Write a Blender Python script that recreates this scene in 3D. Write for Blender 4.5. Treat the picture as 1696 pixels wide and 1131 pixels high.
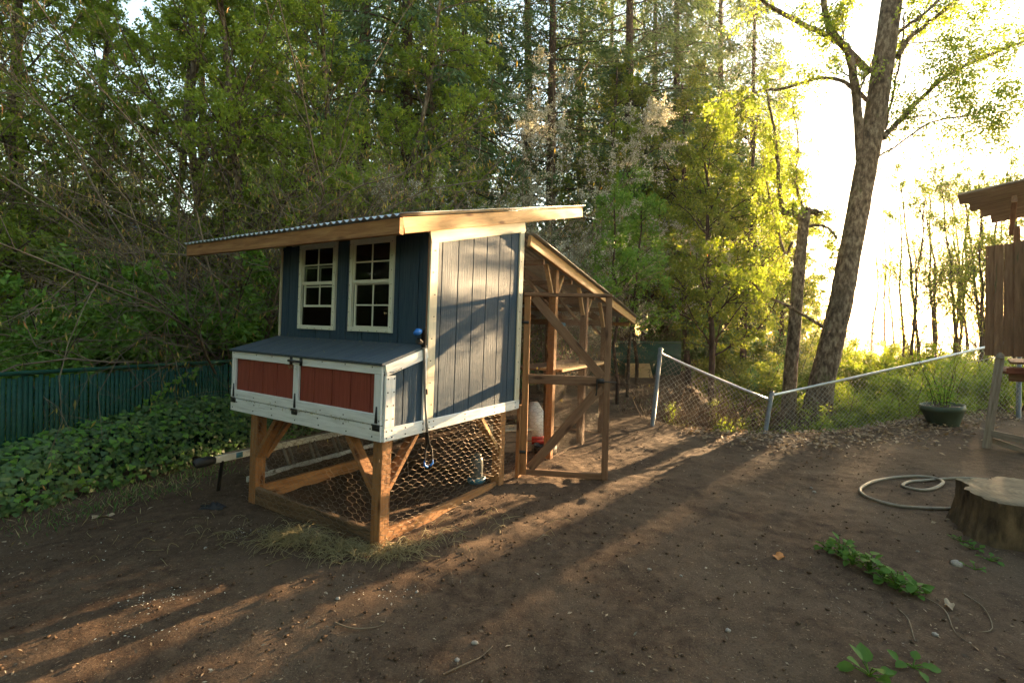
import bpy, math, random
import numpy as np
from mathutils import Vector, Matrix, Euler

for o in list(bpy.data.objects): bpy.data.objects.remove(o)
SC = bpy.context.scene
COL = SC.collection
RAD = math.radians

# ------------------------------------------------------------------ camera
FPX, HOR, ROLL = 771.02, 546.2, 0.0102
EYE = 1.5
cd = bpy.data.cameras.new('camera'); cam = bpy.data.objects.new('camera', cd); COL.objects.link(cam)
cd.sensor_width = 36; cd.lens = 36*FPX/1696; cd.clip_start = 0.05; cd.clip_end = 1500
cd.shift_y = -(565.5-HOR)/1696
cam.matrix_world = Matrix.Translation((0, 0, EYE)) @ Matrix.Rotation(RAD(90), 4, 'X') @ Matrix.Rotation(ROLL, 4, 'Z')
SC.camera = cam

# ------------------------------------------------------------------ sky, sun, exposure
SUN = Vector((0.98, 1.0, 0.193)).normalized()
ELEV = math.asin(SUN.z); AZ = math.atan2(SUN.x, SUN.y)
world = bpy.data.worlds.new('World'); SC.world = world; world.use_nodes = True
wn = world.node_tree; wn.nodes.clear()
sky = wn.nodes.new('ShaderNodeTexSky'); sky.sky_type = 'NISHITA'; sky.sun_disc = False
sky.sun_elevation = ELEV; sky.sun_rotation = AZ; sky.air_density = 1.0; sky.dust_density = 0.4; sky.ozone_density = 1.0
bg = wn.nodes.new('ShaderNodeBackground'); bg.inputs['Strength'].default_value = 0.08
wo = wn.nodes.new('ShaderNodeOutputWorld')
tintn = wn.nodes.new('ShaderNodeMixRGB'); tintn.blend_type = 'MULTIPLY'; tintn.inputs[0].default_value = 1; tintn.inputs[2].default_value = (1.12, 1.0, .84, 1)
wn.links.new(sky.outputs[0], tintn.inputs[1]); wn.links.new(tintn.outputs[0], bg.inputs[0]); wn.links.new(bg.outputs[0], wo.inputs[0])
sl = bpy.data.lights.new('sun', 'SUN'); sl.energy = 5.0; sl.angle = RAD(0.6); sl.color = (1.0, 0.66, 0.34)
sun = bpy.data.objects.new('sun', sl); COL.objects.link(sun)
sun.rotation_euler = (-SUN).to_track_quat('-Z', 'Y').to_euler(); sun.location = SUN*60
SC.view_settings.view_transform = 'Standard'; SC.view_settings.look = 'None'
SC.view_settings.gamma = 1; SC.view_settings.use_curve_mapping = False
SC.view_settings.exposure = 3.7

# ------------------------------------------------------------------ pixel helpers (full-size photo pixels)
def ray(px, py):
    a, b = px-848, py-HOR; c, s = math.cos(ROLL), math.sin(ROLL)
    return (a*c+b*s)/FPX, -(-a*s+b*c)/FPX
def g(px, py, z=0.0):
    u, w = ray(px, py); Y = (z-EYE)/w
    return Vector((u*Y, Y, z))
def at(px, py, Y):
    u, w = ray(px, py); return Vector((u*Y, Y, EYE+w*Y))

# ------------------------------------------------------------------ noise
def vnoise(x, y, seed=0):
    r = np.random.RandomState(seed); T = r.rand(64, 64)
    xi = np.floor(x).astype(int); yi = np.floor(y).astype(int); fx = x-xi; fy = y-yi
    fx = fx*fx*(3-2*fx); fy = fy*fy*(3-2*fy)
    a = T[xi % 64, yi % 64]; b = T[(xi+1) % 64, yi % 64]; c = T[xi % 64, (yi+1) % 64]; d = T[(xi+1) % 64, (yi+1) % 64]
    return (a*(1-fx)+b*fx)*(1-fy)+(c*(1-fx)+d*fx)*fy - 0.5
def sstep(t):
    t = np.clip(t, 0, 1); return t*t*(3-2*t)
CRX = np.array([2.0, 2.4, 3.0, 3.7, 5.0, 6.4, 8.0, 10, 14]); CRY = np.array([8.2, 7.6, 7.0, 6.8, 7.1, 7.7, 8.6, 9.6, 11.5])
def hgt(x, y):
    x = np.asarray(x, float); y = np.asarray(y, float)
    yc = np.interp(x, CRX, CRY)
    h = -1.05*sstep((y-yc)/1.9)*sstep((x-1.9-.42*np.clip(y-7.4, 0, 40))/0.9)
    h = h-0.10*sstep((-x-2.4)/1.6)
    near = np.exp(-((x/7)**2+((y-4)/6)**2))
    h = h+0.05*vnoise(x*.55+3, y*.55, 1)+near*(0.035*vnoise(x*1.9, y*1.9, 2)+0.016*vnoise(x*6, y*6, 3)+0.012*vnoise(x*15, y*15, 4)+0.008*vnoise(x*31, y*31, 5))
    return h
def H(x, y): return float(hgt(np.array([x]), np.array([y]))[0])

# ------------------------------------------------------------------ materials
def newmat(name):
    m = bpy.data.materials.new(name); m.use_nodes = True
    nt = m.node_tree; nt.nodes.clear()
    return m, nt, nt.nodes.new, nt.links.new
def ramp(nt, stops):
    r = nt.nodes.new('ShaderNodeValToRGB'); e = r.color_ramp.elements
    while len(e) < len(stops): e.new(0.5)
    for i, (p, c) in enumerate(stops): e[i].position = p; e[i].color = (*c, 1)
    return r
def coords(nt, stretch, coord='Object', rnd=True):
    N = nt.nodes.new; L = nt.links.new
    tc = N('ShaderNodeTexCoord'); mp = N('ShaderNodeMapping'); mp.inputs['Scale'].default_value = stretch
    L(tc.outputs[coord], mp.inputs['Vector'])
    if rnd:
        oi = N('ShaderNodeObjectInfo'); ml = N('ShaderNodeVectorMath'); ml.operation = 'SCALE'; ml.inputs[0].default_value = (31, 17, 23)
        L(oi.outputs['Random'], ml.inputs['Scale']); L(ml.outputs[0], mp.inputs['Location'])
    return mp
def mat(name, stops, scale=6, stretch=(1, 1, 1), rough=.8, bump=.3, bdist=.005, detail=6, spec=.25, metal=0, wear=None, wscale=3, coord='Object', dist=0.0, knots=None):
    """noise-driven colour + relief; wear = (colour, threshold) lays patches of a second colour over it"""
    m, nt, N, L = newmat(name)
    mp = coords(nt, stretch, coord)
    nz = N('ShaderNodeTexNoise'); nz.inputs['Scale'].default_value = scale; nz.inputs['Detail'].default_value = detail; nz.inputs['Roughness'].default_value = .65
    nz.inputs['Distortion'].default_value = dist
    L(mp.outputs[0], nz.inputs['Vector'])
    r = ramp(nt, stops); L(nz.outputs['Fac'], r.inputs[0])
    col = r.outputs[0]
    if wear:
        n2 = N('ShaderNodeTexNoise'); n2.inputs['Scale'].default_value = wscale; n2.inputs['Detail'].default_value = 8; n2.inputs['Roughness'].default_value = .7
        L(mp.outputs[0], n2.inputs['Vector'])
        r2 = ramp(nt, [(wear[1], (0, 0, 0)), (wear[1]+.08, (1, 1, 1))]); L(n2.outputs['Fac'], r2.inputs[0])
        mx = N('ShaderNodeMixRGB'); mx.inputs[2].default_value = (*wear[0], 1); L(r2.outputs[0], mx.inputs[0]); L(col, mx.inputs[1]); col = mx.outputs[0]
    if knots:
        kv = N('ShaderNodeTexVoronoi'); kv.inputs['Scale'].default_value = 1.0; km = coords(nt, (3.2, 11, 11)); L(km.outputs[0], kv.inputs['Vector'])
        kr = ramp(nt, [(.10, (1, 1, 1)), (.17, (.45, .45, .45)), (.26, (0, 0, 0))]); L(kv.outputs['Distance'], kr.inputs[0])
        mk = N('ShaderNodeMixRGB'); mk.inputs[2].default_value = (*knots, 1); L(kr.outputs[0], mk.inputs[0]); L(col, mk.inputs[1]); col = mk.outputs[0]
    p = N('ShaderNodeBsdfPrincipled'); p.inputs['Roughness'].default_value = rough; p.inputs['Specular IOR Level'].default_value = spec; p.inputs['Metallic'].default_value = metal
    L(col, p.inputs['Base Color'])
    if bump:
        b = N('ShaderNodeBump'); b.inputs['Strength'].default_value = bump; b.inputs['Distance'].default_value = bdist
        L(nz.outputs['Fac'], b.inputs['Height']); L(b.outputs[0], p.inputs['Normal'])
    o = N('ShaderNodeOutputMaterial'); L(p.outputs[0], o.inputs[0])
    return m
def leafmat(name, cols, trans=.45, rough=.55, spec=.25, tint=(1.25, 1.2, .5)):
    m, nt, N, L = newmat(name)
    ge = N('ShaderNodeNewGeometry'); n = len(cols)
    r = ramp(nt, [(i/(n-1), c) for i, c in enumerate(cols)]); L(ge.outputs['Random Per Island'], r.inputs[0])
    p = N('ShaderNodeBsdfPrincipled'); p.inputs['Roughness'].default_value = rough; p.inputs['Specular IOR Level'].default_value = spec
    L(r.outputs[0], p.inputs['Base Color'])
    o = N('ShaderNodeOutputMaterial')
    if trans:
        t = N('ShaderNodeBsdfTranslucent'); mu = N('ShaderNodeMixRGB'); mu.blend_type = 'MULTIPLY'; mu.inputs[0].default_value = 1; mu.inputs[2].default_value = (*tint, 1)
        L(r.outputs[0], mu.inputs[1]); L(mu.outputs[0], t.inputs[0])
        mx = N('ShaderNodeMixShader'); mx.inputs[0].default_value = trans; L(p.outputs[0], mx.inputs[1]); L(t.outputs[0], mx.inputs[2]); L(mx.outputs[0], o.inputs[0])
    else: L(p.outputs[0], o.inputs[0])
    return m
M = {}
GR = (1.2, 14, 14)      # grain runs along the piece's own X
M['lumber'] = mat('lumber', [(.25, (.17, .075, .03)), (.5, (.30, .145, .06)), (.75, (.42, .23, .10))], 3, GR, .75, .35, .004, wear=((.13, .06, .03), .66), wscale=1.5, dist=.6, knots=(.09, .035, .015))
M['lumber_pale'] = mat('lumber_pale', [(.25, (.30, .17, .075)), (.5, (.46, .28, .125)), (.75, (.56, .37, .19))], 3, GR, .7, .3, .003, wear=((.28, .14, .06), .66), wscale=1.3, dist=1.2, knots=(.16, .07, .03))
M['lumber_brown'] = mat('lumber_brown', [(.25, (.11, .058, .033)), (.5, (.19, .105, .062)), (.75, (.27, .165, .10))], 3, GR, .85, .4, .004, wear=((.09, .05, .03), .64), wscale=1.5, knots=(.06, .03, .018))
M['lumber_dirty'] = mat('lumber_dirty', [(.25, (.06, .04, .025)), (.55, (.17, .105, .06)), (.8, (.26, .17, .10))], 2.5, GR, .9, .5, .005, wear=((.05, .036, .025), .52), wscale=1.1)
M['grey_wood'] = mat('grey_wood', [(.25, (.14, .105, .075)), (.5, (.24, .19, .14)), (.75, (.34, .28, .22))], 3, GR, .9, .5, .004, wear=((.11, .10, .06), .62), wscale=1.2)
M['fort_wood'] = mat('fort_wood', [(.25, (.12, .065, .036)), (.5, (.20, .11, .062)), (.75, (.28, .165, .095))], 3, GR, .85, .4, .004, wear=((.08, .085, .04), .60), wscale=1)
M['red_wood'] = mat('red_wood', [(.25, (.13, .04, .022)), (.5, (.21, .07, .04)), (.75, (.27, .10, .06))], 3, GR, .8, .3, .003)
M['white_paint'] = mat('white_paint', [(.3, (.55, .55, .54)), (.55, (.74, .74, .73)), (.8, (.80, .80, .79))], 3, GR, .6, .25, .003, wear=((.44, .38, .31), .62), wscale=1.6)
M['cream_trim'] = mat('cream_trim', [(.3, (.52, .45, .33)), (.6, (.66, .59, .45)), (.8, (.73, .67, .54))], 3, GR, .65, .3, .003, wear=((.40, .28, .16), .66), wscale=1.4)
M['cream_vinyl'] = mat('cream_vinyl', [(.3, (.62, .61, .50)), (.7, (.72, .71, .60))], 5, (1, 1, 1), .45, .05, .001)
M['blue_paint'] = mat('blue_paint', [(.28, (.014, .031, .053)), (.5, (.030, .060, .096)), (.75, (.062, .094, .126))], 5, (.8, 24, 24), .7, 1.0, .008, wear=((.12, .115, .10), .66), wscale=2.6)
M['blue_lid'] = mat('blue_lid', [(.28, (.042, .060, .080)), (.5, (.070, .092, .115)), (.75, (.11, .13, .15))], 4, (.8, 18, 18), .7, .5, .004, wear=((.20, .20, .19), .66), wscale=2)
M['red_paint'] = mat('red_paint', [(.28, (.16, .032, .020)), (.5, (.24, .052, .032)), (.75, (.30, .08, .052))], 5, (.8, 20, 20), .7, .6, .004, wear=((.13, .03, .025), .64), wscale=2)
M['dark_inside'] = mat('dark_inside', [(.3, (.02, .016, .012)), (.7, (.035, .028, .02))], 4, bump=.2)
M['galv'] = mat('galv', [(.3, (.42, .45, .46)), (.7, (.60, .63, .64))], 9, rough=.38, bump=.1, bdist=.002, metal=.85, wear=((.30, .29, .27), .66), wscale=4)
M['roof_under'] = mat('roof_under', [(.3, (.40, .42, .44)), (.7, (.58, .60, .62))], 5, rough=.5, bump=.1, metal=.5)
M['pipe'] = mat('pipe', [(.3, (.12, .13, .13)), (.7, (.20, .21, .21))], 9, rough=.55, bump=.1, metal=.3)
M['alu'] = mat('alu', [(.3, (.45, .45, .43)), (.7, (.68, .68, .66))], 5, rough=.5, bump=.2, bdist=.002, metal=.15, wear=((.14, .11, .08), .6), wscale=5)
M['dark_rung'] = mat('dark_rung', [(.3, (.09, .075, .06)), (.7, (.24, .205, .165))], 9, rough=.7, bump=.3)
M['black_iron'] = mat('black_iron', [(.3, (.012, .012, .013)), (.7, (.028, .027, .026))], 9, rough=.5, bump=.1, spec=.4)
M['wire'] = mat('wire', [(.3, (.13, .095, .065)), (.7, (.26, .205, .15))], 9, rough=.5, bump=0, metal=.3)
M['chain'] = mat('chain', [(.3, (.34, .32, .28)), (.7, (.48, .46, .41))], 9, rough=.5, bump=0, metal=.5)
M['green_slat'] = mat('green_slat', [(.3, (.008, .050, .036)), (.6, (.013, .074, .053)), (.8, (.020, .096, .068))], 3, (1, 3, 3), rough=.5, bump=.1, wear=((.03, .05, .03), .70), wscale=2)
M['green_rail'] = mat('green_rail', [(.3, (.015, .075, .055)), (.7, (.025, .11, .08))], 5, rough=.45, bump=.05)
M['pot_green'] = mat('pot_green', [(.3, (.045, .075, .055)), (.7, (.07, .10, .075))], 5, rough=.55, bump=.1, wear=((.09, .09, .06), .6))
M['soil'] = mat('soil', [(.3, (.03, .02, .014)), (.7, (.07, .048, .034))], 14, bump=.8, bdist=.01)
M['hose'] = mat('hose', [(.3, (.14, .12, .085)), (.7, (.24, .21, .16))], 14, rough=.5, bump=.1, spec=.4)
M['bark'] = mat('bark', [(.36, (.045, .030, .020)), (.5, (.13, .092, .062)), (.64, (.27, .215, .155))], 16, (1, 1, .45), .9, 1.0, .05, 9, wear=((.11, .12, .04), .60), wscale=2.2)
M['bark_dark'] = mat('bark_dark', [(.3, (.028, .018, .013)), (.5, (.06, .038, .027)), (.72, (.11, .075, .055))], 9, (1, 1, .3), .95, 1.0, .02, 8, wear=((.05, .07, .025), .62), wscale=1.0)
M['twig'] = mat('twig', [(.3, (.10, .07, .045)), (.5, (.18, .135, .09)), (.75, (.29, .235, .17))], 5, rough=.85, bump=0)
M['twig_dark'] = mat('twig_dark', [(.3, (.04, .028, .02)), (.7, (.09, .065, .045))], 5, rough=.85, bump=0)
M['brush_twig'] = mat('brush_twig', [(.3, (.06, .038, .024)), (.7, (.17, .11, .07))], 5, rough=.9, bump=0)
M['stump_side'] = mat('stump_side', [(.3, (.035, .025, .016)), (.5, (.095, .065, .035)), (.72, (.19, .13, .07))], 13, (1.2, 1.2, .3), .9, 1.0, .02, 9, wear=((.30, .19, .07), .62), wscale=2.6)
M['siding'] = mat('siding', [(.3, (.34, .31, .25)), (.7, (.46, .42, .35))], 3, bump=.1)
M['shingle'] = mat('shingle', [(.3, (.05, .05, .052)), (.7, (.105, .105, .108))], 14, bump=.6, bdist=.01)
M['house_glass'] = mat('house_glass', [(.3, (.03, .035, .04)), (.7, (.06, .065, .07))], 2, rough=.1, bump=0, spec=.6)
M['blue_plastic'] = mat('blue_plastic', [(.3, (.02, .14, .50)), (.7, (.03, .19, .62))], 5, rough=.35, bump=0, spec=.4)
M['teal_plastic'] = mat('teal_plastic', [(.3, (.04, .15, .22)), (.7, (.07, .20, .28))], 5, rough=.4, bump=0, spec=.4)
M['clear_plastic'] = mat('clear_plastic', [(.3, (.08, .09, .09)), (.7, (.13, .145, .145))], 5, rough=.3, bump=0, spec=.4)
M['red_plastic'] = mat('red_plastic', [(.3, (.33, .02, .015)), (.7, (.42, .03, .02))], 5, rough=.4, bump=0)
M['white_plastic'] = mat('white_plastic', [(.3, (.60, .58, .54)), (.7, (.74, .72, .68))], 5, rough=.5, bump=.05, wear=((.40, .34, .26), .62))
M['yellow_plastic'] = mat('yellow_plastic', [(.3, (.55, .33, .03)), (.7, (.62, .40, .05))], 5, rough=.4, bump=0)
M['concrete'] = mat('concrete', [(.3, (.16, .15, .12)), (.7, (.27, .25, .21))], 8, bump=.5)
M['stone'] = mat('stone', [(.3, (.20, .175, .15)), (.7, (.40, .365, .32))], 7, bump=.4)
M['straw'] = leafmat('straw', [(.22, .18, .08), (.32, .27, .14), (.40, .34, .19), (.25, .22, .10)], .25, .6, .3, (1, 1, .8))
M['litter'] = leafmat('litter', [(.025, .016, .011), (.16, .105, .065), (.30, .22, .14), (.03, .02, .014), (.30, .23, .15), (.20, .13, .08), (.04, .026, .018), (.42, .36, .27)], .0, .8, .2)
M['dead_leaf'] = leafmat('dead_leaf', [(.20, .12, .07), (.34, .24, .15), (.44, .35, .25), (.15, .09, .055)], .2, .7, .2, (1, .9, .6))
M['orange_leaf'] = leafmat('orange_leaf', [(.50, .19, .05), (.55, .24, .08)], .2, .6, .2, (1, .9, .6))
M['conifer'] = leafmat('conifer', [(0.041, 0.074, 0.032), (0.071, 0.119, 0.046), (0.107, 0.167, 0.059), (0.077, 0.129, 0.064)], .35, .6, .2)
M['cedar'] = leafmat('cedar', [(0.059, 0.101, 0.043), (0.092, 0.148, 0.064), (0.126, 0.193, 0.076), (0.084, 0.143, 0.081)], .3, .6, .2)
M['leaf_spring'] = leafmat('leaf_spring', [(0.176, 0.253, 0.044), (0.242, 0.319, 0.055), (0.297, 0.363, 0.066), (0.187, 0.286, 0.066)], .55)
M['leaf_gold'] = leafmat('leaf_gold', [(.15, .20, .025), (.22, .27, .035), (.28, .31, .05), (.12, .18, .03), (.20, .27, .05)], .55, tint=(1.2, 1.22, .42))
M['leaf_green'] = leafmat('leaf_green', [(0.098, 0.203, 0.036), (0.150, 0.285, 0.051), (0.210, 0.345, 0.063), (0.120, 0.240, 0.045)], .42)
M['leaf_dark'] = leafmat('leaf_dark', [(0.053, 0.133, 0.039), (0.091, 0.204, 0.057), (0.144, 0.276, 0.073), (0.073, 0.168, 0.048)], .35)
M['ivy'] = leafmat('ivy', [(0.035, 0.082, 0.022), (0.062, 0.133, 0.035), (0.094, 0.180, 0.047), (0.043, 0.102, 0.028), (0.140, 0.203, 0.062)], .2, .42, .4)
M['ivy_new'] = leafmat('ivy_new', [(0.097, 0.235, 0.035), (0.152, 0.318, 0.048), (0.124, 0.276, 0.041)], .4, .45, .35)
M['weed'] = leafmat('weed', [(.07, .165, .026), (.11, .22, .04), (.15, .27, .05)], .4, .6, .2)
M['blossom'] = leafmat('blossom', [(0.529, 0.506, 0.425), (0.690, 0.667, 0.598), (0.414, 0.391, 0.276), (0.230, 0.241, 0.115)], .35, .7, .1, (1, .98, .85))
M['catkin'] = leafmat('catkin', [(0.360, 0.240, 0.084), (0.456, 0.396, 0.108), (0.384, 0.168, 0.072)], .4)
M['moss'] = leafmat('moss', [(.06, .075, .016), (.10, .12, .025)], .3)
# window glass: clear with a sheen
m, nt, N, L = newmat('window_glass'); t = N('ShaderNodeBsdfTransparent'); t.inputs[0].default_value = (.75, .78, .76, 1); gl = N('ShaderNodeBsdfGlossy'); gl.inputs['Roughness'].default_value = .03
mx = N('ShaderNodeMixShader'); mx.inputs[0].default_value = .025; L(t.outputs[0], mx.inputs[1]); L(gl.outputs[0], mx.inputs[2])
o = N('ShaderNodeOutputMaterial'); L(mx.outputs[0], o.inputs[0]); M['window_glass'] = m
# bare dirt: trodden soil with paler dusty patches, damp dark ones, crumbs and straw-coloured flecks
m, nt, N, L = newmat('dirt'); mp = coords(nt, (1, 1, 1), rnd=False)
def nz(scale, det=8, rough=.65, src=None):
    n = N('ShaderNodeTexNoise'); n.inputs['Scale'].default_value = scale; n.inputs['Detail'].default_value = det; n.inputs['Roughness'].default_value = rough; L(mp.outputs[0], n.inputs['Vector']); return n.outputs['Fac']
def mixc(f, a, b):
    x = N('ShaderNodeMixRGB'); L(f, x.inputs[0])
    for i, v in ((1, a), (2, b)):
        if isinstance(v, tuple): x.inputs[i].default_value = (*v, 1)
        else: L(v, x.inputs[i])
    return x.outputs[0]
def stp(f, a, b):
    r = ramp(nt, [(a, (0, 0, 0)), (b, (1, 1, 1))]); L(f, r.inputs[0]); return r.outputs[0]
fine = nz(85, 5, .75); mid = nz(11, 8, .7); big = nz(1.1, 6, .6)
r = ramp(nt, [(.25, (.044, .026, .017)), (.5, (.094, .060, .039)), (.75, (.160, .108, .070))]); L(mid, r.inputs[0])
col = mixc(stp(big, .46, .64), r.outputs[0], (.130, .088, .058))
col = mixc(stp(nz(.8, 6), .56, .70), col, (.052, .033, .023))
cr = ramp(nt, [(.3, (.45, .45, .45)), (.55, (1, 1, 1)), (.75, (1.35, 1.3, 1.2))]); L(fine, cr.inputs[0])
mu = N('ShaderNodeMixRGB'); mu.blend_type = 'MULTIPLY'; mu.inputs[0].default_value = .8; L(col, mu.inputs[1]); L(cr.outputs[0], mu.inputs[2]); col = mu.outputs[0]
col = mixc(stp(nz(140, 2, .5), .685, .72), col, (.34, .26, .16))
p = N('ShaderNodeBsdfPrincipled'); p.inputs['Roughness'].default_value = .95; p.inputs['Specular IOR Level'].default_value = .12; L(col, p.inputs['Base Color'])
b1 = N('ShaderNodeBump'); b1.inputs['Strength'].default_value = .55; b1.inputs['Distance'].default_value = .012; L(fine, b1.inputs['Height'])
b2 = N('ShaderNodeBump'); b2.inputs['Strength'].default_value = .3; b2.inputs['Distance'].default_value = .03; L(mid, b2.inputs['Height']); L(b1.outputs[0], b2.inputs['Normal']); L(b2.outputs[0], p.inputs['Normal'])
o = N('ShaderNodeOutputMaterial'); L(p.outputs[0], o.inputs[0]); M['dirt'] = m
# sawn stump top: rings and cracks
m, nt, N, L = newmat('stump_top'); mp = coords(nt, (1, 1, 1), rnd=False)
w = N('ShaderNodeTexWave'); w.wave_type = 'RINGS'; w.rings_direction = 'Z'; w.inputs['Scale'].default_value = 9; w.inputs['Distortion'].default_value = 3; w.inputs['Detail'].default_value = 4; L(mp.outputs[0], w.inputs['Vector'])
n1 = nz(7, 8); r = ramp(nt, [(.3, (.10, .07, .04)), (.55, (.18, .135, .08)), (.8, (.26, .20, .125))]); L(n1, r.inputs[0])
mu = N('ShaderNodeMixRGB'); mu.blend_type = 'MULTIPLY'; mu.inputs[0].default_value = .22; L(r.outputs[0], mu.inputs[1]); L(w.outputs[0], mu.inputs[2])
p = N('ShaderNodeBsdfPrincipled'); p.inputs['Roughness'].default_value = .9; L(mu.outputs[0], p.inputs['Base Color'])
b1 = N('ShaderNodeBump'); b1.inputs['Strength'].default_value = .7; b1.inputs['Distance'].default_value = .01; L(n1, b1.inputs['Height']); L(b1.outputs[0], p.inputs['Normal'])
o = N('ShaderNodeOutputMaterial'); L(p.outputs[0], o.inputs[0]); M['stump_top'] = m

# ------------------------------------------------------------------ mesh helpers
class Geo:
    def __init__(s): s.V = []; s.F = {3: [], 4: []}; s.n = 0
    def add(s, v, f):
        v = np.asarray(v, float).reshape(-1, 3); f = np.asarray(f, int)
        s.F[f.shape[1]].append(f+s.n); s.V.append(v); s.n += len(v)
    def tube(s, P, R, k=5, cap=False):
        P = np.asarray(P, float); n = len(P); R = np.broadcast_to(np.asarray(R, float), (n,))
        T = np.gradient(P, axis=0); T /= np.linalg.norm(T, axis=1, keepdims=True)+1e-9
        ref = np.array([0, 0, 1.0]) if abs(T[:, 2]).mean() < .8 else np.array([1.0, 0, 0])
        A = np.cross(T, ref); A /= np.linalg.norm(A, axis=1, keepdims=True)+1e-9; B = np.cross(T, A)
        a = np.arange(k)*2*np.pi/k
        V = P[:, None]+R[:, None, None]*(np.cos(a)[None, :, None]*A[:, None]+np.sin(a)[None, :, None]*B[:, None])
        i = np.arange(n-1)[:, None]*k; j = np.arange(k)[None]
        q = np.stack([i+j, i+(j+1) % k, i+k+(j+1) % k, i+k+j], -1).reshape(-1, 4)
        base = s.n; s.add(V.reshape(-1, 3), q)
        if cap:
            for c, o in ((P[0], 0), (P[-1], (n-1)*k)):
                ci = s.n; s.V.append(np.array([c])); s.n += 1
                s.F[3].append(np.array([[base+o+t, base+o+(t+1) % k, ci] for t in range(k)]))
    def sticks(s, A, B, r, k=3):
        """many straight thin rods at once"""
        A = np.asarray(A, float); B = np.asarray(B, float); n = len(A); D = B-A; D /= np.linalg.norm(D, axis=1, keepdims=True)+1e-9
        ref = np.where(np.abs(D[:, 2:3]) < .9, np.array([[0, 0, 1.0]]), np.array([[1.0, 0, 0]])); X = np.cross(D, ref); X /= np.linalg.norm(X, axis=1, keepdims=True); Y = np.cross(D, X)
        a = np.arange(k)*2*np.pi/k; off = r*(np.cos(a)[None, :, None]*X[:, None]+np.sin(a)[None, :, None]*Y[:, None])
        V = np.concatenate([A[:, None]+off, B[:, None]+off], 1); j = np.arange(k); q = np.stack([j, (j+1) % k, k+(j+1) % k, k+j], -1)
        s.add(V.reshape(-1, 3), (np.arange(n)[:, None, None]*2*k+q[None]).reshape(-1, 4))
    def leaves(s, P, D, Nn, l, w, fold=.12, at=.45):
        """diamond leaves: base P, direction D, normal Nn, lengths l, widths w"""
        P = np.asarray(P, float); n = len(P); D = D/(np.linalg.norm(D, axis=1, keepdims=True)+1e-9)
        S = np.cross(D, Nn); S /= np.linalg.norm(S, axis=1, keepdims=True)+1e-9; U = np.cross(S, D)
        l = np.broadcast_to(l, (n,))[:, None]; w = np.broadcast_to(w, (n,))[:, None]
        m_ = P+D*l*at
        V = np.stack([P, m_+S*w*.5+U*w*fold, P+D*l, m_-S*w*.5+U*w*fold], 1)
        s.add(V.reshape(-1, 3), np.arange(n*4).reshape(n, 4))
    def box(s, c, d, R=None):
        c = np.array(c, float); d = np.array(d, float)/2
        v = np.array([[x, y, z] for x in (-1, 1) for y in (-1, 1) for z in (-1, 1)])*d
        if R is not None: v = v@np.array(R).T
        s.add(v+c, [[0, 1, 3, 2], [4, 6, 7, 5], [0, 4, 5, 1], [2, 3, 7, 6], [0, 2, 6, 4], [1, 5, 7, 3]])
    def lathe(s, prof, k=16, c=(0, 0, 0)):
        prof = np.array(prof, float); a = np.arange(k)*2*np.pi/k
        V = np.stack([prof[:, 0:1]*np.cos(a), prof[:, 0:1]*np.sin(a), np.repeat(prof[:, 1:2], k, 1)], -1)+np.array(c)
        n = len(prof); i = np.arange(n-1)[:, None]*k; j = np.arange(k)[None]
        s.add(V.reshape(-1, 3), np.stack([i+j, i+(j+1) % k, i+k+(j+1) % k, i+k+j], -1).reshape(-1, 4))
    def mesh(s, name, smooth=False):
        me = bpy.data.meshes.new(name); V = np.concatenate(s.V) if s.V else np.zeros((0, 3))
        f3 = np.concatenate(s.F[3]) if s.F[3] else np.zeros((0, 3), int); f4 = np.concatenate(s.F[4]) if s.F[4] else np.zeros((0, 4), int)
        me.vertices.add(len(V)); me.vertices.foreach_set('co', V.astype(np.float32).ravel())
        nl = f3.size+f4.size; me.loops.add(nl); me.loops.foreach_set('vertex_index', np.concatenate([f3.ravel(), f4.ravel()]).astype(np.int32))
        nf = len(f3)+len(f4); me.polygons.add(nf)
        st = np.concatenate([np.arange(len(f3))*3, f3.size+np.arange(len(f4))*4]).astype(np.int32); me.polygons.foreach_set('loop_start', st)
        if smooth: me.polygons.foreach_set('use_smooth', np.ones(nf, bool))
        me.update(calc_edges=True); return me
def link(name, me, material, parent=None, mx=None):
    o = bpy.data.objects.new(name, me); COL.objects.link(o)
    if material is not None and me is not None and not me.materials: me.materials.append(M[material] if isinstance(material, str) else material)
    if parent: o.parent = parent
    if mx is not None: o.matrix_local = mx
    return o
def geo(name, G, material, parent=None, smooth=False, mx=None): return link(name, G.mesh(name, smooth), material, parent, mx)
def tag(o, label=None, cat=None, group=None, kind=None):
    for k, v in (('label', label), ('category', cat), ('group', group), ('kind', kind)):
        if v: o[k] = v
    return o
def empty(name, loc=(0, 0, 0), rz=0, label=None, cat=None, group=None):
    o = bpy.data.objects.new(name, None); COL.objects.link(o); o.location = loc; o.rotation_euler = (0, 0, rz); o.empty_display_size = .1
    return tag(o, label, cat, group)
def copy_tree(o, parent=None):
    c = o.copy(); COL.objects.link(c); c.parent = parent
    for ch in o.children: copy_tree(ch, c)
    return c
BM = {}
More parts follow.
